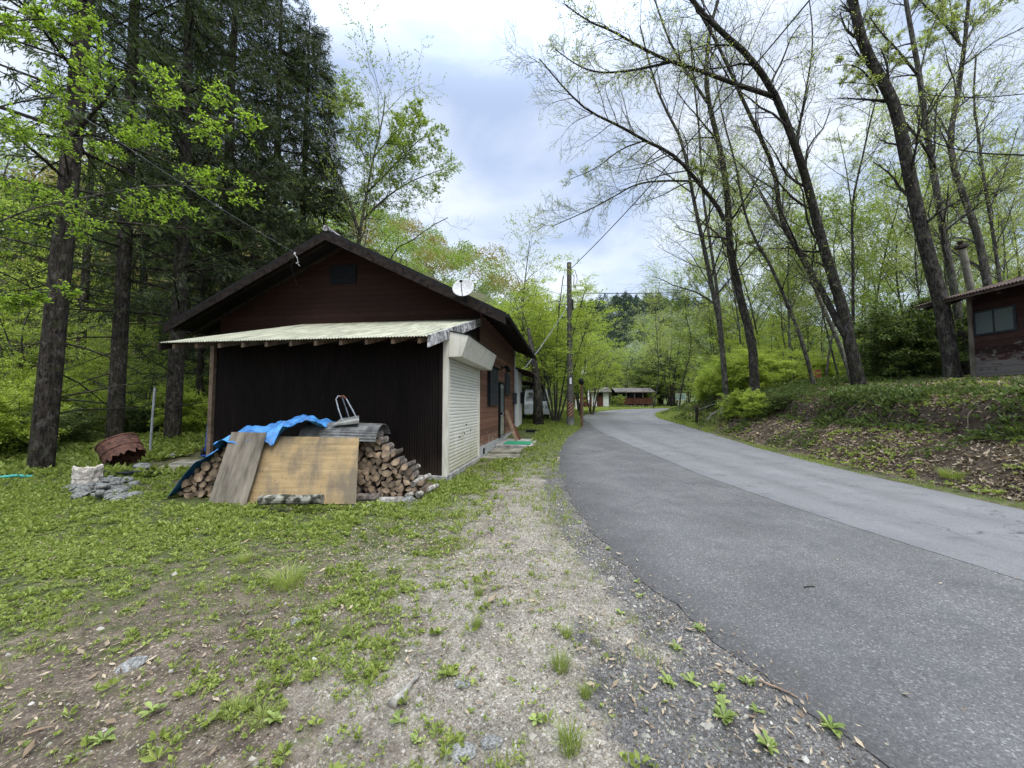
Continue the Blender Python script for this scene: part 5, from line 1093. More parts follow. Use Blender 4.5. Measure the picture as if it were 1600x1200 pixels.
traced('bare_tree', 18, [([(1331, 570), (1333, 400), (1330, 317), (1347, 250), (1360, 187), (1372, 145)], 8, 3), ([(1330, 320), (1322, 260), (1308, 200)], 3, 1, .6)], 'slim wavy trunk between the twin trunks and the thick tree', BD, LP, 49, n2=14, L2=.28, nl=3)
traced('bare_tree', 17, [([(1572, 480), (1558, 400), (1537, 283), (1530, 217), (1520, 155), (1525, 90)], 11, 4), ([(1545, 330), (1570, 270), (1590, 200)], 4, 2, .8)], 'slim trunk behind the forked tree at the right edge', BG, LP, 50, n2=16, L2=.28, nl=4)
# dark foreground bough from a tree outside the right edge
traced('overhanging_tree', 7.5, [([(1780, 640), (1770, 500), (1740, 300), (1720, 150), (1700, -60)], 40, 20), ([(1735, 262), (1680, 248), (1600, 242), (1527, 240), (1467, 227), (1418, 203)], 9, 2, .6), ([(1725, 175), (1650, 140), (1600, 147), (1520, 154), (1450, 148)], 5, 1.2, .6), ([(1740, 300), (1640, 262), (1580, 285)], 4, 1.2, .5)], 'tree outside the right edge reaching dark near boughs into view', BD, M['leaf_spring'], 51, n2=10, n3=4, n4=3, L2=.14, nl=1, leaf=(.05, .03), t0=.5, up=0)
# tree rising right behind the ridge
traced('wild_cherry_tree', 22, [([(556, 430), (560, 370), (570, 320), (582, 250), (598, 190), (602, 150)], 11, 2), ([(566, 345), (600, 310, .8), (640, 283, 1.5), (690, 265, 2)], 5, 1.3, 1.), ([(574, 300), (610, 265, -.8), (650, 222, -1.5), (668, 210, -1.8)], 4, 1.2, 1.), ([(562, 365), (545, 310, 1), (515, 250, 2), (505, 170, 2.4)], 6, 1.5, 1.), ([(584, 245), (610, 215, .6), (650, 175, 1)], 3, 1, .8), ([(578, 262), (555, 215, .6), (540, 150, 1)], 3, 1, .9)], 'spreading leafy tree rising against the sky right of the gable ridge', BG, LS, 52, n2=18, n3=9, n4=5, L2=.34, nl=8, leaf=(.10, .06), t0=.3, up=.0)
traced('bare_tree', 24, [([(600, 420), (603, 392), (640, 380), (670, 355), (700, 340)], 5, 1.5)], 'small bare branching tree just over the right roof slope', BG, LP, 53, n2=14, n3=5, n4=3, L2=.3, nl=1)
# leafy tree whose boughs hang in at the upper left, near the camera
traced('near_beech_tree', 5.2, [([(-190, 720), (-180, 500), (-170, 300), (-200, 100), (-210, -60)], 40, 24, .4), ([(-175, 420), (-90, 385), (0, 345), (60, 322), (150, 305), (230, 290), (300, 290), (352, 296)], 7, 2, 1.1), ([(-180, 250), (-100, 200), (0, 165), (80, 150), (170, 150), (240, 165), (310, 180), (372, 192)], 7, 2, 1.2), ([(-195, 100), (-100, 60), (-20, 40), (40, 30), (100, 30), (140, 10)], 7, 2, 1.), ([(-180, 300), (-110, 260, .4), (-20, 225, .8), (70, 215, 1.1), (160, 215, 1.3), (250, 235, 1.6)], 6, 2, 1.1), ([(-175, 480), (-110, 470), (-30, 465), (30, 460), (85, 455)], 4, 1.2, .7)], 'near leafy beech at the left edge with bright boughs hanging across the cedars', BG, M['leaf_beech'], 54, n2=15, n3=8, n4=4, L2=.15, nl=7, leaf=(.050, .027), t0=.95, up=-.03, ang=(30, 70))

# ---------------- woodland on the right plateau
spots = [(1235, 23, .9, 2), (1315, 25, .95, 0), (1430, 25, .9, 2), (1500, 21, .85, 2), (1555, 27, 1.0, 0), (1215, 45, 1.2, 0), (1270, 40, 1.1, 2), (1375, 45, 1.2, 0), (1450, 42, 1.1, 2), (1530, 38, 1.1, 0), (1600, 34, 1.0, 2), (1150, 46, 1.1, 2), (1020, 46, 1.0, 0), (1060, 34, 1.0, 2), (1110, 34, .9, 0), (1160, 26, .9, 1), (1195, 30, 1.0, 3), (1225, 36, 1.0, 2), (1250, 28, 1.0, 0), (1300, 32, 1.0, 1), (1365, 26, .9, 3), (1390, 34, 1.0, 2), (1420, 22, .85, 1), (1460, 30, 1.0, 0), (1520, 26, .9, 3), (1560, 32, 1.0, 2), (1600, 24, .9, 1), (1650, 28, 1.0, 0), (1290, 22, .8, 2), (1345, 38, 1.0, 3), (1180, 40, 1.1, 3), (1480, 38, 1.1, 1)]
scatter(pS, spots, ['slender pale-leaved tree in the right woodland', 'leaning slender tree in the right woodland', 'slender tree with light green leaves in the right woodland', 'tall fine-twigged tree in the right woodland'], 'slender trees of the right woodland')
spots = [(1130, 32, .9, 1), (1135, 24, .75, 2), (1170, 22, .65, 2), (1118, 24.5, .62, 2), (1195, 27, .62, 1), (1138, 38, 1.0, 3), (1160, 20, .6, 2), (1205, 23, .7, 2), (1250, 30, .8, 1), (1330, 27, .6, 2), (1360, 33, .8, 1), (1240, 19.5, .45, 2), (1150, 34, .9, 3), (1205, 38, .9, 1), (1235, 42, 1.0, 3), (1280, 46, 1.1, 3), (1330, 44, 1.1, 1), (1380, 42, 1.1, 3), (1430, 44, 1.1, 1), (1480, 46, 1.2, 3), (1540, 42, 1.1, 1), (1600, 40, 1.1, 3), (1300, 34, .8, 0), (1400, 30, .62, 0), (1450, 27, .62, 1), (1400, 20, .42, 2), (1440, 17.5, .42, 2), (1545, 22, .6, 1), (1590, 20, .55, 0), (1380, 25, .45, 2), (1050, 52, 1.1, 3), (1300, 55, 1.3, 3), (1200, 58, 1.3, 3), (1420, 58, 1.3, 3), (1560, 55, 1.3, 1), (1650, 45, 1.2, 3)]
scatter(pL, spots, [l.replace('in the left ravine', 'in the right woodland').replace('at the back of the left ravine', 'at the back of the right woodland') for l in LAB], 'leafy trees of the right woodland')
# trees round the far clearing
spots = [(950, 58, .8, 1), (975, 60, .75, 3), (1005, 58, .95, 0), (1030, 60, 1.3, 3), (915, 56, 1.0, 0), (890, 50, 1.0, 1), (1018, 52, .55, 2), (967, 49.3, .42, 2), (1055, 58, 1.2, 1), (870, 60, 1.3, 3), (910, 70, 1.4, 1)]
scatter(pL, spots, [l.replace('in the left ravine', 'round the far clearing').replace('at the back of the left ravine', 'round the far clearing') for l in LAB], 'leafy trees round the far huts')
# evergreen shrubs on the plateau
pH = [layered(61, 1.6, 1.5, 7, 8, leafm=M['leaf_shrub'], leaf=(.075, .04), wide=1.1, low=.05, name='evergreen_shrub'), layered(62, 2.4, 1.2, 7, 8, leafm=M['leaf_shrub'], leaf=(.09, .045), wide=.8, low=.05, name='evergreen_shrub'), layered(63, 2.0, 1.4, 7, 10, leafm=M['leaf_maple'], leaf=(.07, .04), wide=1.0, low=.05, name='leafy_shrub')]
spots = [(1410, 16, 1.1, 1), (1440, 15, 1.2, 1), (1395, 19, 1.1, 0), (1455, 19, 1.2, 1), (1112, 22, .8, 2), (1145, 20, 1.0, 2), (1175, 18.5, .9, 2), (1115, 25, 1.0, 2), (1128, 27, 1.3, 2), (1200, 21, .9, 2), (1240, 24, .8, 2), (1290, 26, .9, 2), (1105, 30, .9, 2), (1115, 31, 1.0, 2), (1510, 17, 1.2, 1), (1150, 17, .55, 2), (1220, 14.5, .4, 0), (1185, 15.5, .5, 2)]
scatter(pH, spots, ['low dark evergreen shrub on the right bank', 'taller glossy evergreen shrub on the right bank', 'light green spreading shrub on the right bank'], 'shrubs on the right bank', cat='shrub')
spots = [(20, 10.5, .8, 0), (-40, 9.5, 1.0, 2), (105, 12, .7, 0), (230, 15, .8, 0), (300, 15, .8, 2), (130, 14.5, .9, 2), (40, 13, 1.1, 2), (180, 17, 1.1, 0), (320, 19, 1.3, 1), (-110, 11, 1.1, 0), (260, 18, 1.2, 2), (90, 19, 1.4, 2), (10, 18, 1.4, 2)]
scatter(pH, spots, ['low dark shrub at the back of the yard', 'taller dark shrub at the back of the yard', 'light green spreading shrub at the back of the yard'], 'shrubs at the back of the yard', cat='shrub')

# ---------------- far-off woods (one mass each)
def wood(name, pts, hs, rs, mtl, seed, leafs, n, conif=False):
    rg = np.random.default_rng(seed); Vp = []; print(name, len(pts))
    if not len(pts): return
    for (x, y, z), h_, r_ in zip(pts, hs, rs):
        nn = int(n*r_*r_/9) + 20
        d = norm(rg.normal(size=(nn, 3))); d[:, 2] = np.abs(d[:, 2])*1.0-.35*rg.random(nn)
        if conif:
            t = rg.random(nn)**.7; a = rg.random(nn)*6.28; q = np.stack([np.cos(a)*r_*t, np.sin(a)*r_*t, h_*(1-t**1.7*.85)], 1)*(1+rg.normal(size=(nn, 1))*.06)
        else:
            cl = norm(rg.normal(size=(14, 3))); cl[:, 2] = np.abs(cl[:, 2]); cc = cl*r_*.55; k_ = rg.integers(0, 14, nn); q = cc[k_]+d*r_*.52*rg.uniform(.8, 1.05, (nn, 1)); q[:, 2] = q[:, 2]*1.05+h_-r_
        Vp.append(q+np.array((x, y, z)))
    p = np.vstack(Vp); V, F = leaves(p, norm(rg.normal(size=p.shape)), leafs, leafs*.62, rg, nrm=rg.normal(size=p.shape)*1.2)
    return tag(mesh_np(name, V, F, mtl), kind='stuff')
def cells(n, seed, x0, x1, y0, y1, step, cond):
    rg = np.random.default_rng(seed); X, Y = np.meshgrid(np.arange(x0, x1, step), np.arange(y0, y1, step)); x = (X+rg.normal(size=X.shape)*step*.3).ravel(); y = (Y+rg.normal(size=X.shape)*step*.3).ravel()
    k = cond(x, y); x, y = x[k], y[k]; return np.stack([x, y, H(x, y, False)], 1)
woodm = {'fresh': leafmat('wood fresh green', (.12, .19, .03), (.24, .31, .055), tr=.3), 'bronze': leafmat('wood bronze buds', (.19, .15, .055), (.33, .27, .10), tr=.3), 'grey': leafmat('wood grey green', (.15, .19, .10), (.27, .31, .19), tr=.25), 'conifer': leafmat('wood conifer haze-tinted', (.018, .038, .024), (.045, .075, .042), tr=.1)}  # conifer colour leans blue: the distance haze is put into the leaf tint
inview = lambda x, y: np.abs(x/np.maximum(y, 1)) < 1.75
def hillA(x, y): return inview(x, y) & (y > 26) & (x < .12*y+2) & (sdist(x, y, LEFT) < -13)
ptsA = cells(0, 1, -150, 20, 26, 125, 4.6, hillA); rg_ = np.random.default_rng(5)
sel = vnoise(ptsA[:, 0]/16, ptsA[:, 1]/16, 2)+rg_.random(len(ptsA))*.5; kx = sel > .95; kg = (~kx) & (sel < .40)
for nm, kk, mt in (('fresh_green_wood', ~(kx | kg), 'fresh'), ('bronze_budding_wood', kx, 'bronze'), ('grey_green_wood', kg, 'grey')):
    pp = ptsA[kk]; wood(nm, pp, rg_.uniform(6, 9.5, len(pp)), rg_.uniform(2.6, 3.6, len(pp)), woodm[mt], 3, .30, 620)
ptsB = cells(0, 2, -60, 260, 95, 330, 7.0, lambda x, y: inview(x, y) & (x > -.25*y) & (x < 1.3*y) & (H(x, y, False) > 5))
sel = vnoise(ptsB[:, 0]/34+3, ptsB[:, 1]/34, 1)+rg_.random(len(ptsB))*.35+smooth(120, 230, ptsB[:, 1])*.45; kc = sel > .80
pp = ptsB[kc]; wood('dark_conifer_ridge', pp, rg_.uniform(10, 13, len(pp)), rg_.uniform(3.6, 4.8, len(pp)), woodm['conifer'], 4, .8, 260, True)
pp = ptsB[~kc]; wood('pale_broadleaf_slope', pp, rg_.uniform(8, 12, len(pp)), rg_.uniform(3.8, 5.2, len(pp)), woodm['grey'], 5, .7, 230)
ptsC = cells(0, 3, 18, 170, 44, 120, 5.5, lambda x, y: inview(x, y) & (sdist(x, y, RIGHT) > 14) & (x > .33*y))
kx = rg_.random(len(ptsC)) > .6
for nm, kk, mt in (('fresh_wood_on_the_right_hill', kx, 'fresh'), ('grey_wood_on_the_right_hill', ~kx, 'grey')):
    pp = ptsC[kk]; wood(nm, pp, rg_.uniform(7, 10, len(pp)), rg_.uniform(2.8, 3.8, len(pp)), woodm[mt], 6, .36, 420)
# ================================================================ GROUND COVER, LITTER, PEBBLES
def surf(x, y): 
    return np.stack([x, y, H(x, y, False)], 1)
def sample(n, x0, x1, y0, y1, dens, seed):
    rg = np.random.default_rng(seed); x = rg.uniform(x0, x1, n); y = rg.uniform(y0, y1, n); k = rg.random(n) < dens(x, y); return x[k], y[k], rg
def vis(x, y): return (np.abs(x) < 1.45*y+1.2)
def plantlets(x, y, rg, nl, ln, wd, rise=.35, up0=.01):
    n = len(x); p = np.repeat(surf(x, y), nl, 0); p[:, 2] += up0; a = rg.random(len(p))*6.28; d = np.stack([np.cos(a), np.sin(a), rg.uniform(rise*.3, rise*1.6, len(p))], 1)
    s = np.repeat(rg.uniform(.55, 1.35, n), nl)
    V, F = leaves(p, norm(d), 1., 1., rg, spread=.3); V = V.reshape(-1, 4, 3); c = V[:, :1]; nv = norm(V[:, 2]-V[:, 0]); sd = (V[:, 1]-V[:, 3]); sd = norm(sd)
    L_ = (ln*s*rg.uniform(.7, 1.2, len(p)))[:, None]; W = (wd*s*rg.uniform(.8, 1.2, len(p)))[:, None]
    up = norm(np.cross(sd, nv)); up *= np.sign(up[:, 2:]+1e-9)
    V = np.stack([c[:, 0]+nv*L_*.12, c[:, 0]+nv*L_*.6+sd*W*.5+up*L_*.12, c[:, 0]+nv*L_, c[:, 0]+nv*L_*.6-sd*W*.5+up*L_*.12], 1); return V.reshape(-1, 3), F
def blades(x, y, rg, nb, h, wd, spread=.02, lean=.45):
    n = len(x); p = np.repeat(surf(x, y), nb, 0); m_ = len(p); p[:, :2] += rg.normal(size=(m_, 2))*spread; a = rg.random(m_)*6.28; hh = h*np.repeat(rg.uniform(.5, 1.3, n), nb)*rg.uniform(.5, 1.2, m_)
    o = np.stack([np.cos(a), np.sin(a), np.zeros(m_)], 1); s = np.stack([-np.sin(a), np.cos(a), np.zeros(m_)], 1)*wd/2; l_ = (lean*rg.uniform(.3, 1.4, m_)*hh)[:, None]; up = np.array((0, 0, 1.))[None]*hh[:, None]
    q0 = p-s; q1 = p+s; q2 = p+o*l_*.35+up*.6+s*.7; q3 = p+o*l_*.35+up*.6-s*.7; tip = p+o*l_+up*.95; t2 = tip+s*.1
    V = np.stack([q0, q1, q2, q3, tip, t2], 1).reshape(-1, 3); i = np.arange(m_)[:, None]*6; F = np.vstack([i+np.array([[0, 1, 2, 3]]), i+np.array([[3, 2, 5, 4]])]); return V, F
def pieces(x, y, rg, ln, wd, lift=.008, tilt=.35, curl=.25):
    """dry leaves: two quads each, folded along the midrib and curled"""
    n = len(x); c = surf(x, y); c[:, 2] += lift+rg.random(n)*.012; a = rg.random(n)*6.28; s_ = rg.lognormal(0, .35, n)
    d = np.stack([np.cos(a), np.sin(a), rg.normal(size=n)*tilt], 1); d = norm(d); u0 = norm(np.stack([rg.normal(size=n)*tilt, rg.normal(size=n)*tilt, np.ones(n)], 1)); s = norm(np.cross(u0, d)); u = np.cross(d, s)
    L_ = (ln*s_)[:, None]/2; W = (wd*s_*rg.uniform(.7, 1.2, n))[:, None]/2; k = (curl*rg.uniform(0, 1, n))[:, None]
    A = c-d*L_+u*L_*k*.5; B = c+d*L_+u*L_*k; R_ = c+d*L_*.1+s*W+u*W*k*1.5; Q = c-d*L_*.1-s*W+u*W*k*1.5; V = np.stack([A, R_, B, Q, c-d*L_*.05], 1).reshape(-1, 3)
    i = np.arange(n)[:, None]*5; F = np.vstack([i+np.array([[0, 4, 2, 1]])[:, [0, 1, 2, 3]], i+np.array([[0, 3, 2, 4]])]); return V, F
DL = lambda x, y: sdist(x, y, LEFT); DR = lambda x, y: sdist(x, y, RIGHT)
def patch(x, y, f=1.1, s=0): return fbm(x*f, y*f, s)
def notbuilt(x, y):
    c, s = math.cos(-HROT), math.sin(-HROT); dx, dy = x-HB.x, y-HB.y; lx = dx*c-dy*s; ly = dx*s+dy*c
    return ~((lx > -8.1) & (lx < 1.1) & (ly > -2.95) & (ly < 7.4) & ~((lx > .1) & (ly < 0)) | ((lx > -8.1) & (lx < -5.2) & (ly > 0) & (ly < 7.3))) & ~((x > -5.4) & (x < -1.4) & (y > 5.95) & (y < 7.2))
# --- low broad-leaved cover of the yard
def d_green(x, y):
    g = masks(x, y)[1]; p1 = patch(x, y, .8, 1); p2 = patch(x, y, 3.0, 2); p3 = patch(x, y, 8.0, 3); v = g*.95+(p1-.5)*1.0+(p2-.5)*1.2+(p3-.5)*1.6
    return np.clip(smooth(.33, .88, v), .08, 1)*vis(x, y)*(DL(x, y) < -.05)*notbuilt(x, y)*(.12+.88*smooth(-.5, -2.0, DL(x, y)))
parts = []
x, y, rg = sample(50000, -8, 1.0, .9, 5.2, d_green, 1); parts.append(plantlets(x, y, rg, 5, .026, .012, .5))
x, y, rg = sample(7000, -8, .6, .9, 5.2, d_green, 2); parts.append(plantlets(x, y, rg, 7, .045, .018, .8, .012))
x, y, rg = sample(62000, -13, 1.4, 5.2, 10.5, d_green, 3); parts.append(plantlets(x, y, rg, 5, .040, .018, .6, .012))
x, y, rg = sample(14000, -13, 1.2, 4.5, 10.5, d_green, 4); parts.append(plantlets(x, y, rg, 6, .07, .026, .9, .02))
V, F = join(parts); tag(mesh_np('low_weeds', V, F, M['leaf_ground']), kind='stuff'); print('weeds', len(F))
parts = []
x, y, rg = sample(26000, -.5, 5, 9, 24, lambda x, y: d_green(x, y), 5); parts.append(plantlets(x, y, rg, 6, .09, .035, .9, .02))
x, y, rg = sample(26000, -26, -4.5, 8, 24, lambda x, y: vis(x, y)*notbuilt(x, y)*.8, 6); parts.append(plantlets(x, y, rg, 6, .17, .07, 1.1, .04))
V, F = join(parts); tag(mesh_np('leafy_ground_cover', V, F, M['leaf_ground']), kind='stuff')
# --- grass
parts = []
x, y, rg = sample(3000, -6, .9, .9, 6, lambda x, y: smooth(.52, .66, patch(x, y, 1.6, 3))*vis(x, y)*(DL(x, y) < -.1)*notbuilt(x, y), 7); parts.append(blades(x, y, rg, 9, .055, .0035))
x, y, rg = sample(3600, -6, 1, 5, 10, lambda x, y: smooth(.45, .66, patch(x, y, 1.3, 3))*(DL(x, y) < -.1)*notbuilt(x, y), 8); parts.append(blades(x, y, rg, 9, .09, .005))
x, y, rg = sample(9000, -2, 9, 8, 30, lambda x, y: (DL(x, y) < -.02)*smooth(-3, -.2, DL(x, y))*notbuilt(x, y)*vis(x, y), 9); parts.append(blades(x, y, rg, 8, .11, .009, .05))
x, y, rg = sample(60000, 6.8, 12, 3.6, 30, lambda x, y: (DR(x, y) > -.03)*smooth(.40, .05, DR(x, y))*smooth(.35, .6, patch(x, y, 1.5, 1)), 10); parts.append(blades(x, y, rg, 6, .06, .007, .05))
x, y, rg = sample(9000, 8.4, 16, 17, 36, lambda x, y: (DR(x, y) > -.03)*smooth(1.6, .5, DR(x, y)), 11); parts.append(blades(x, y, rg, 7, .2, .014, .08))
x, y, rg = sample(40000, -6, 26, 24, 60, lambda x, y: (DL(x, y) < -.1)*1., 12); parts.append(blades(x, y, rg, 5, .16, .03, .12))
x, y, rg = sample(5000, -2.4, 1.2, .9, 9, lambda x, y: vis(x, y)*(DL(x, y) < -.1)*smooth(.5, .7, patch(x, y, 4.5, 1))*.8, 42); parts.append(blades(x, y, rg, 7, .028, .002, .02))
x, y, rg = sample(42000, -9, .8, .9, 9, lambda x, y: d_green(x, y)*.9, 46); parts.append(blades(x, y, rg, 5, .030, .0022, .03, .8))
V, F = join(parts); tag(mesh_np('grass', V, F, M['blade']), kind='stuff'); print('grass', len(F))
# --- dry leaves and bits
parts = []
def d_lit(x, y): return vis(x, y)*(DL(x, y) < .02)*notbuilt(x, y)*(.12+.9*smooth(.42, .66, patch(x, y, 1.3, 0)))*np.where(y < 5, 1, .5)
x, y, rg = sample(15000, -6, 1.9, .85, 6.5, d_lit, 20); parts.append(pieces(x, y, rg, .026, .010))
x, y, rg = sample(2500, .6, 3, .9, 9, lambda x, y: smooth(.35, .0, np.abs(DL(x, y)+.02)), 40); parts.append(pieces(x, y, rg, .03, .008, .014, .3, .3))
x, y, rg = sample(500, .6, 8, .9, 12, lambda x, y: (DL(x, y) > 0)*(DR(x, y) < 0)*1., 41); parts.append(pieces(x, y, rg, .022, .009, .012, .3, .3))
x, y, rg = sample(1000, -6, 1.6, .9, 6.5, d_lit, 21); parts.append(pieces(x, y, rg, .042, .017, .012, .3, .5))
x, y, rg = sample(2600, -7, -1, 5.4, 8.5, lambda x, y: d_lit(x, y)*smooth(1.2, .3, np.abs(y-5.85))*smooth(1.6, .6, np.abs(x+2.8)), 22); parts.append(pieces(x, y, rg, .055, .03, .015, .5, .5))
V, F = join(parts); tag(mesh_np('dry_leaves', V, F, M['litter']), kind='stuff')
x, y, rg = sample(70000, -7, 2.0, .8, 7, lambda x, y: vis(x, y)*(DL(x, y) < .05)*notbuilt(x, y)*.8, 23); V, F = pieces(x, y, rg, .013, .006, .004); tag(mesh_np('bark_crumbs', V, F, M['litter_dark']), kind='stuff')
# bank litter
def d_bank(x, y): return vis(x, y)*(DR(x, y) > .25)*(.25+.75*smooth(.42, .60, patch(x, y, .9, 2)*.6+patch(x, y, 3.5, 0)*.4))
parts = []
x, y, rg = sample(130000, 7.2, 17, 4, 16, lambda x, y: d_bank(x, y)*smooth(9, 2, DR(x, y)), 24); parts.append(pieces(x, y, rg, .062, .025, .02, .6, .5))
x, y, rg = sample(22000, 8, 34, 14, 34, lambda x, y: d_bank(x, y)*.7, 25); parts.append(pieces(x, y, rg, .13, .06, .03, .6, .5))
x, y, rg = sample(26000, 8.5, 18, 4, 16, lambda x, y: vis(x, y)*smooth(1.8, 2.6, DR(x, y))*smooth(10, 4, DR(x, y)), 44); parts.append(pieces(x, y, rg, .065, .027, .06, .6, .5))
V, F = join(parts); tag(mesh_np('leaf_litter', V, F, M['litter']), kind='stuff'); print('litter', len(F))
x, y, rg = sample(60000, 7.2, 17, 4, 22, d_bank, 26); V, F = pieces(x, y, rg, .06, .03, .01, .5, .4); tag(mesh_np('old_brown_litter', V, F, M['litter_dark']), kind='stuff')
# bank undergrowth: dwarf bamboo, ferns, little shrubs
parts = []
def d_ug(x, y):
    dr = DR(x, y); b = smooth(1.1, 1.6, dr)*smooth(3.6, 2.3, dr)*1.0+.42; return vis(x, y)*(dr > .3)*b*smooth(.50, .66, patch(x, y, .75, 1)*.6+patch(x, y, 2.6, 2)*.4+.08*smooth(11, 17, y))
x, y, rg = sample(26000, 7.3, 16, 4, 16, d_ug, 27); parts.append(plantlets(x, y, rg, 10, .075, .026, 1.1, .05))
x, y, rg = sample(38000, 7.5, 13.5, 4, 22, lambda x, y: vis(x, y)*smooth(1.3, 1.6, DR(x, y))*smooth(3.2, 2.2, DR(x, y))*(.35+.65*smooth(.42, .6, patch(x, y, 1.4, 0)))*.6, 43); parts.append(plantlets(x, y, rg, 10, .085, .028, 1.3, .10))
x, y, rg = sample(8000, 7.3, 16, 4, 16, lambda x, y: d_ug(x, y)*smooth(1.2, 1.7, DR(x, y))*smooth(3.4, 2.4, DR(x, y)), 28); p_ = plantlets(x, y, rg, 12, .17, .03, 1.5, .10); parts.append(p_)
x, y, rg = sample(26000, 8.5, 34, 14, 34, lambda x, y: (DR(x, y) > .2)*vis(x, y)*smooth(.46, .62, patch(x, y, .9, 1))*.9, 29); parts.append(plantlets(x, y, rg, 8, .17, .055, 1.0, .05))
V, F = join(parts); tag(mesh_np('bank_undergrowth', V, F, M['leaf_shrub']), kind='stuff')
x, y, rg = sample(30000, 7.3, 22, 4, 30, lambda x, y: vis(x, y)*(DR(x, y) > .15)*smooth(.42, .60, patch(x, y, .8, 3)*.5+patch(x, y, 3, 1)*.5), 30); V, F = plantlets(x, y, rg, 8, .065, .028, .8, .05); tag(mesh_np('bank_seedlings', V, F, M['leaf_ground']), kind='stuff')
# exposed roots under the lip
m = MB(); rr = random.Random(9)
for i in range(22):
    yy = rr.uniform(4.5, 15); k_ = np.interp(yy, RIGHT[:, 1], RIGHT[:, 0]); xa = k_+rr.uniform(1.55, 2.2); a = Vector((xa+.35, yy, Hs(xa+.35, yy)+.03)); b = Vector((xa-rr.uniform(.0, .2), yy+rr.uniform(-.2, .2), 0)); b.z = Hs(b.x, b.y)+.02
    m.tube([a, a.lerp(b, .4)+Vector((-.12, rr.uniform(-.05, .05), .02)), b], [.012, .010, .006], 5)
for i in range(40):
    yy = rr.uniform(4.3, 18); k_ = np.interp(yy, RIGHT[:, 1], RIGHT[:, 0]); xa = k_+rr.uniform(.4, 3.5); a = drop_xy(xa, yy, .05); b = drop_xy(xa+rr.uniform(-.5, .5), yy+rr.uniform(-.6, .6), .07); m.tube([a, a.lerp(b, .5)+Vector((0, 0, .04)), b], [.012, .014, .006], 5)
tag(m.build('exposed_roots', M['root']), kind='stuff')
# --- pebbles
def pebbles(n, x0, x1, y0, y1, dens, seed, s0, mtl, name):
    x, y, rg = sample(n, x0, x1, y0, y1, dens, seed); n = len(x); c = surf(x, y); s_ = s0*rg.lognormal(0, .4, n)
    O = norm(np.array([(1, 0, 0), (.3, .9, 0), (-.8, .5, 0), (-.7, -.6, 0), (.4, -.9, 0), (.1, .1, .75)], float))[None]*np.array((1, .8, .6)); O = O*rg.uniform(.75, 1.2, (n, 6, 1)); a = rg.random(n)*6.28; ca, sa = np.cos(a)[:, None], np.sin(a)[:, None]
    X_ = O[..., 0]*ca-O[..., 1]*sa; Y_ = O[..., 0]*sa+O[..., 1]*ca; V = np.stack([X_, Y_, O[..., 2]], -1)*s_[:, None, None]+c[:, None]; V[:, 5, 2] += s_*.15; V[:, :5, 2] -= s_[:, None]*.1
    i = np.arange(n)[:, None]*6; F = np.vstack([i+np.array([[a_, (a_+1) % 5, 5]]) for a_ in range(5)]); tag(mesh_np(name, V.reshape(-1, 3), F, mtl), kind='stuff')
pebm = leafmat('pebble', (.13, .12, .10), (.33, .31, .26), tr=0.0, rough=.9, cc=(.46, .44, .39)); grm = leafmat('grit stone', (.05, .048, .045), (.16, .154, .145), tr=0.0, rough=.9, cc=(.30, .29, .27))
pebbles(30000, -2.2, 1.4, .85, 6.5, lambda x, y: vis(x, y)*masks(x, y)[0], 31, .0062, pebm, 'sandy_pebbles')
pebbles(5000, -5, 1.4, .85, 10, lambda x, y: vis(x, y)*(DL(x, y) < -.1)*(.05+.6*masks(x, y)[0])*notbuilt(x, y), 32, .011, pebm, 'larger_pebbles')
pebbles(34000, -.3, 2.2, .85, 6.5, lambda x, y: vis(x, y)*masks(x, y)[2]*(DL(x, y) < .05)+smooth(.30, .0, DL(x, y))*(DL(x, y) >= .05)*.35, 33, .0055, grm, 'dark_grit')
# --- single weeds and tufts that can be told apart
def rosette(seed, n=9, ln=.066, wd=.030):
    rg = np.random.default_rng(seed); m = MB()
    for i in range(n):
        a = i*2.4+rg.normal()*.2; L_ = ln*rg.uniform(.35, 1.2); w_ = wd*rg.uniform(.6, 1.25)*(.5+.5*L_/ln); ri = rg.uniform(.1, .9); ts = [0, .25, .45, .65, .85, 1.0]; ws = [.14, .30, .85, 1.0, .66, .05]; L0, R0, C0 = [], [], []
        for t, ww in zip(ts, ws):
            r_ = L_*t; z = .004+ri*L_*math.sin(t*1.7)*.8; c = Vector((math.cos(a)*r_, math.sin(a)*r_, z)); s = Vector((-math.sin(a), math.cos(a), 0))*w_*ww/2
            L0.append(m.bm.verts.new(c-s+Vector((0, 0, w_*ww*.18)))); C0.append(m.bm.verts.new(c)); R0.append(m.bm.verts.new(c+s+Vector((0, 0, w_*ww*.18))))
        for k in range(5): m._f([L0[k], C0[k], C0[k+1], L0[k+1]]); m._f([C0[k], R0[k], R0[k+1], C0[k+1]])
    return m.build('plantain_weed', M['weed'], smooth=True)
ros = [rosette(s, n, l_, w_) for s, n, l_, w_ in ((1, 13, .062, .026), (2, 20, .07, .030), (3, 9, .05, .03), (4, 16, .055, .02), (5, 11, .075, .024), (6, 24, .05, .024))]
desc = {0: 'plantain rosette'}
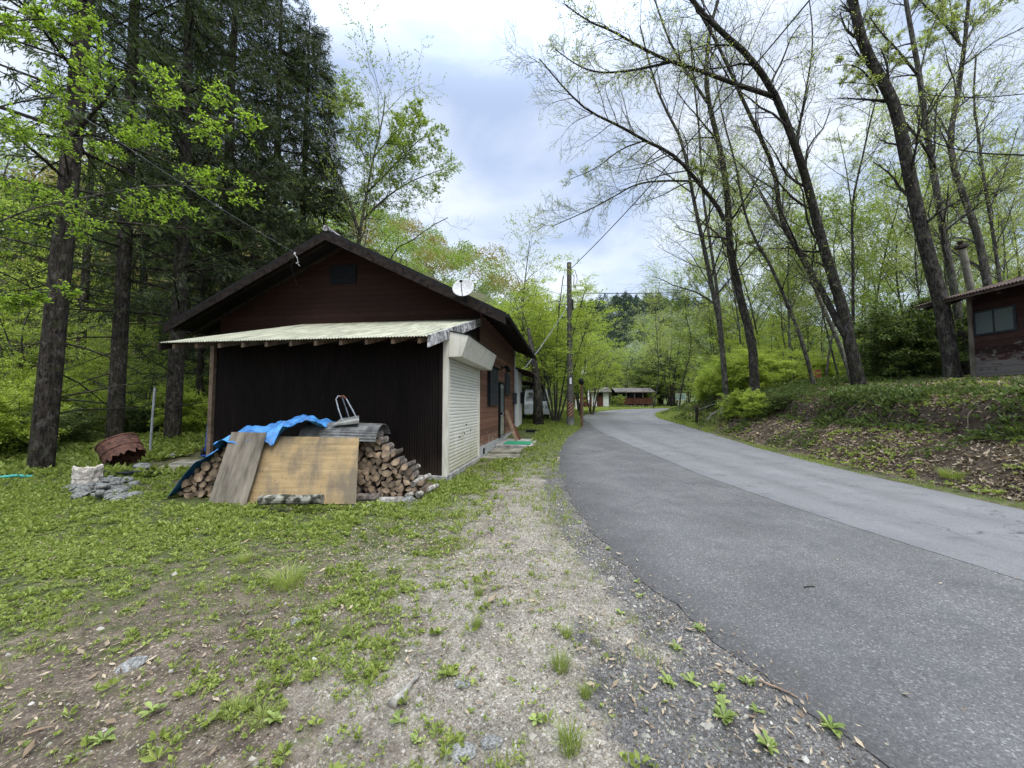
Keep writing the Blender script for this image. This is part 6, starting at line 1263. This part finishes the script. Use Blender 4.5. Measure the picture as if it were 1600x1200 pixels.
SP = [(1093, 990, 1.25, 1, 'broad plantain rosette nearest the asphalt edge, halfway up the grit shoulder'), (1056, 1020, .9, 0, 'plantain rosette just lower left of the broad shoulder rosette'), (1170, 1075, 1.1, 1, 'full plantain rosette on the grit near the asphalt, above the lowest one'), (1122, 1085, .9, 0, 'small plantain in the row on the dark grit'), (1082, 1072, .95, 2, 'plantain at the left end of the row on the dark grit'), (1045, 1080, .8, 0, 'loose plantain left of the row on the dark grit'), (1128, 1110, .95, 1, 'plantain in the middle of the brown litter ring'), (1132, 1140, 1.0, 0, 'plantain at the lower edge of the brown litter ring'), (1186, 1115, .75, 2, 'small yellowish plantain right of the litter ring'), (1300, 1155, 1.15, 1, 'lowest plantain rosette right at the asphalt edge'), (1202, 1178, .9, 0, 'upright plantain at the bottom edge on the grit'), (970, 965, .95, 1, 'plantain clump between sandy strip and grit'), (1000, 935, .7, 0, 'little plantain by the asphalt above the clump'), (995, 912, .6, 0, 'second little plantain close to the asphalt edge'), (905, 820, .9, 1, 'light green weed rosette where the asphalt edge bends'), (950, 860, .6, 2, 'small weed with dry twigs at the asphalt edge'), (625, 1142, .8, 2, 'clover-like weed right of the driftwood'), (650, 1170, .9, 0, 'dark green weed below the driftwood at the bottom'), (838, 1132, .8, 0, 'weed rosette on the sandy strip near the bottom'), (722, 1078, .5, 2, 'tiny weed beside the buried stone'), (160, 1170, 1.2, 1, 'broad bright weed at the lower left corner'), (430, 1140, .9, 0, 'bright weed at the bottom left of centre'), (240, 1115, .9, 2, 'bright weed in the lower left litter')]
first = {i: 1 for i in range(6)}
for px, py, s, k, lb in SP:
    k = (k*2+int(px+py)%3)%6; s *= random.uniform(.7, 1.1)
    o = ros[k] if first[k] else ros[k].copy()
    if not first[k]: C.objects.link(o)
    first[k] = 0; g_ = G(px, py); o.location = (g_.x, g_.y, Hs(g_.x, g_.y)+.004); o.rotation_euler = (0, 0, random.uniform(0, 6)); o.scale = (s, s, s); tag(o, lb, 'weed', 'broad-leaved weeds of the verge')
def tuft(seed, nb, h, wd, sp, lean):
    rg = np.random.default_rng(seed); a = rg.random(nb)*6.28; r_ = rg.random(nb)**.5*sp; p = np.stack([np.cos(a)*r_, np.sin(a)*r_, np.zeros(nb)], 1); hh = h*rg.uniform(.45, 1.1, nb); o = np.stack([np.cos(a), np.sin(a), np.zeros(nb)], 1)+rg.normal(size=(nb, 3))*.3; o[:, 2] = 0; s = np.stack([-np.sin(a), np.cos(a), np.zeros(nb)], 1)*wd/2; l_ = (lean*rg.uniform(.3, 1.4, nb)*hh)[:, None]; up = np.array((0, 0, 1.))[None]*hh[:, None]
    V = np.stack([p-s, p+s, p+o*l_*.4+up*.6+s*.7, p+o*l_*.4+up*.6-s*.7, p+o*l_*1.2+up*.9, p+o*l_*1.2+up*.9+s*.1], 1).reshape(-1, 3); i = np.arange(nb)[:, None]*6
    return mesh_np('grass_tuft', V, np.vstack([i+np.array([[0, 1, 2, 3]]), i+np.array([[3, 2, 5, 4]])]), M['blade'])
tfs = [tuft(1, 130, .085, .003, .035, .6), tuft(2, 260, .13, .004, .11, .8)]
first = {0: 1, 1: 1}
for px, py, s, k, lb in [(876, 1050, 1.25, 0, 'dense round grass tuft on the sandy strip, the biggest of that strip'), (748, 930, .95, 0, 'grass tuft halfway up the sandy strip'), (885, 1000, .9, 0, 'grass tuft just above the dense round one'), (745, 985, .85, 0, 'grass tuft left of centre on the sandy strip'), (890, 1185, 1.3, 0, 'grass tuft at the bottom edge of the sandy strip'), (915, 1095, .8, 0, 'thin grass tuft under the dense round one'), (830, 900, .6, 0, 'tiny grass tuft high on the sandy strip'), (448, 915, 1.2, 1, 'wide yellow-green patch of long grass in the yard'), (380, 880, .7, 1, 'smaller grass patch above left of the long-grass patch'), (365, 1125, .5, 1, 'long grass tuft at the lower left of the yard'), (410, 1080, .7, 0, 'pale grass tuft in the lower left litter'), (410, 1140, .45, 1, 'dark grass tuft beside the lower left weeds'), (1490, 750, 1.6, 1, 'bright green grass clump at the foot of the right bank'), (480, 1060, .6, 0, 'small grass tuft left of the driftwood')]:
    o = tfs[k] if first[k] else tfs[k].copy()
    if not first[k]: C.objects.link(o)
    first[k] = 0; g_ = G(px, py); o.location = (g_.x, g_.y, Hs(g_.x, g_.y)-.002); o.rotation_euler = (0, 0, random.uniform(0, 6)); o.scale = (s, s, s); tag(o, lb, 'grass tuft', 'grass tufts of the yard and verge')
a, b = G(612, 1118), G(655, 1062); m = MB(); rr = random.Random(4); pts = [a.lerp(b, i/9)+Vector((rr.uniform(-.004, .004), 0, .014+rr.uniform(-.003, .004))) for i in range(10)]; m.tube(pts, [.028, .026, .019, .020, .015, .016, .012, .012, .009, .006], 8); m.tube([a.lerp(b, .3)+Vector((0, 0, .015)), a.lerp(b, .22)+Vector((.03, -.004, .02)), a.lerp(b, .1)+Vector((.055, -.01, .012))], [.012, .009, .005], 6); tag(m.build('driftwood_piece', M['wood_pale'], smooth=True), 'pale forked piece of dead wood lying on the litter in the foreground', 'dead wood')
for i, (px, py, s, k, lb) in enumerate([(203, 1040, .085, 1, 'flat slate-grey stone in the left foreground'), (464, 975, .05, 4, 'beige flat stone among the weeds'), (342, 1016, .035, 2, 'small pale stone in the yard centre'), (722, 1082, .045, 4, 'half-buried round stone on the sandy strip'), (715, 1188, .085, 2, 'large pale stone sunk at the bottom edge'), (768, 1165, .055, 4, 'grey stone next to the large sunk one'), (643, 1018, .03, 5, 'small white stone above the driftwood'), (590, 1076, .022, 7, 'tiny stone left of the driftwood')]):
    g_ = G(px, py); o = rock(g_+Vector((0, 0, -.12*s)), s, k, lb, name='foreground_stone'); o.scale = (s, s, s*.65); o.location.z += s*.08
for i, (px, py, an, lb) in enumerate([(737, 1060, 1.0, 'orange-brown sliver of bark on the sandy strip'), (1265, 922, .1, 'short dark twig lying on the asphalt'), (60, 1160, .5, 'pale stick in the lower left corner'), (1215, 1090, -.8, 'long bleached stick along the asphalt edge')]):
    g_ = G(px, py); d = Vector((math.cos(an), math.sin(an), 0))*(.09 if i == 3 else .05); m = MB(); m.tube([g_-d+Vector((0, 0, .012)), g_+Vector((0, .004, .016)), g_+d+Vector((0, 0, .013))], [.004, .005, .003], 6); tag(m.build('stick', M['timber_raw'] if i != 1 else M['timber_dark']), lb, 'stick')
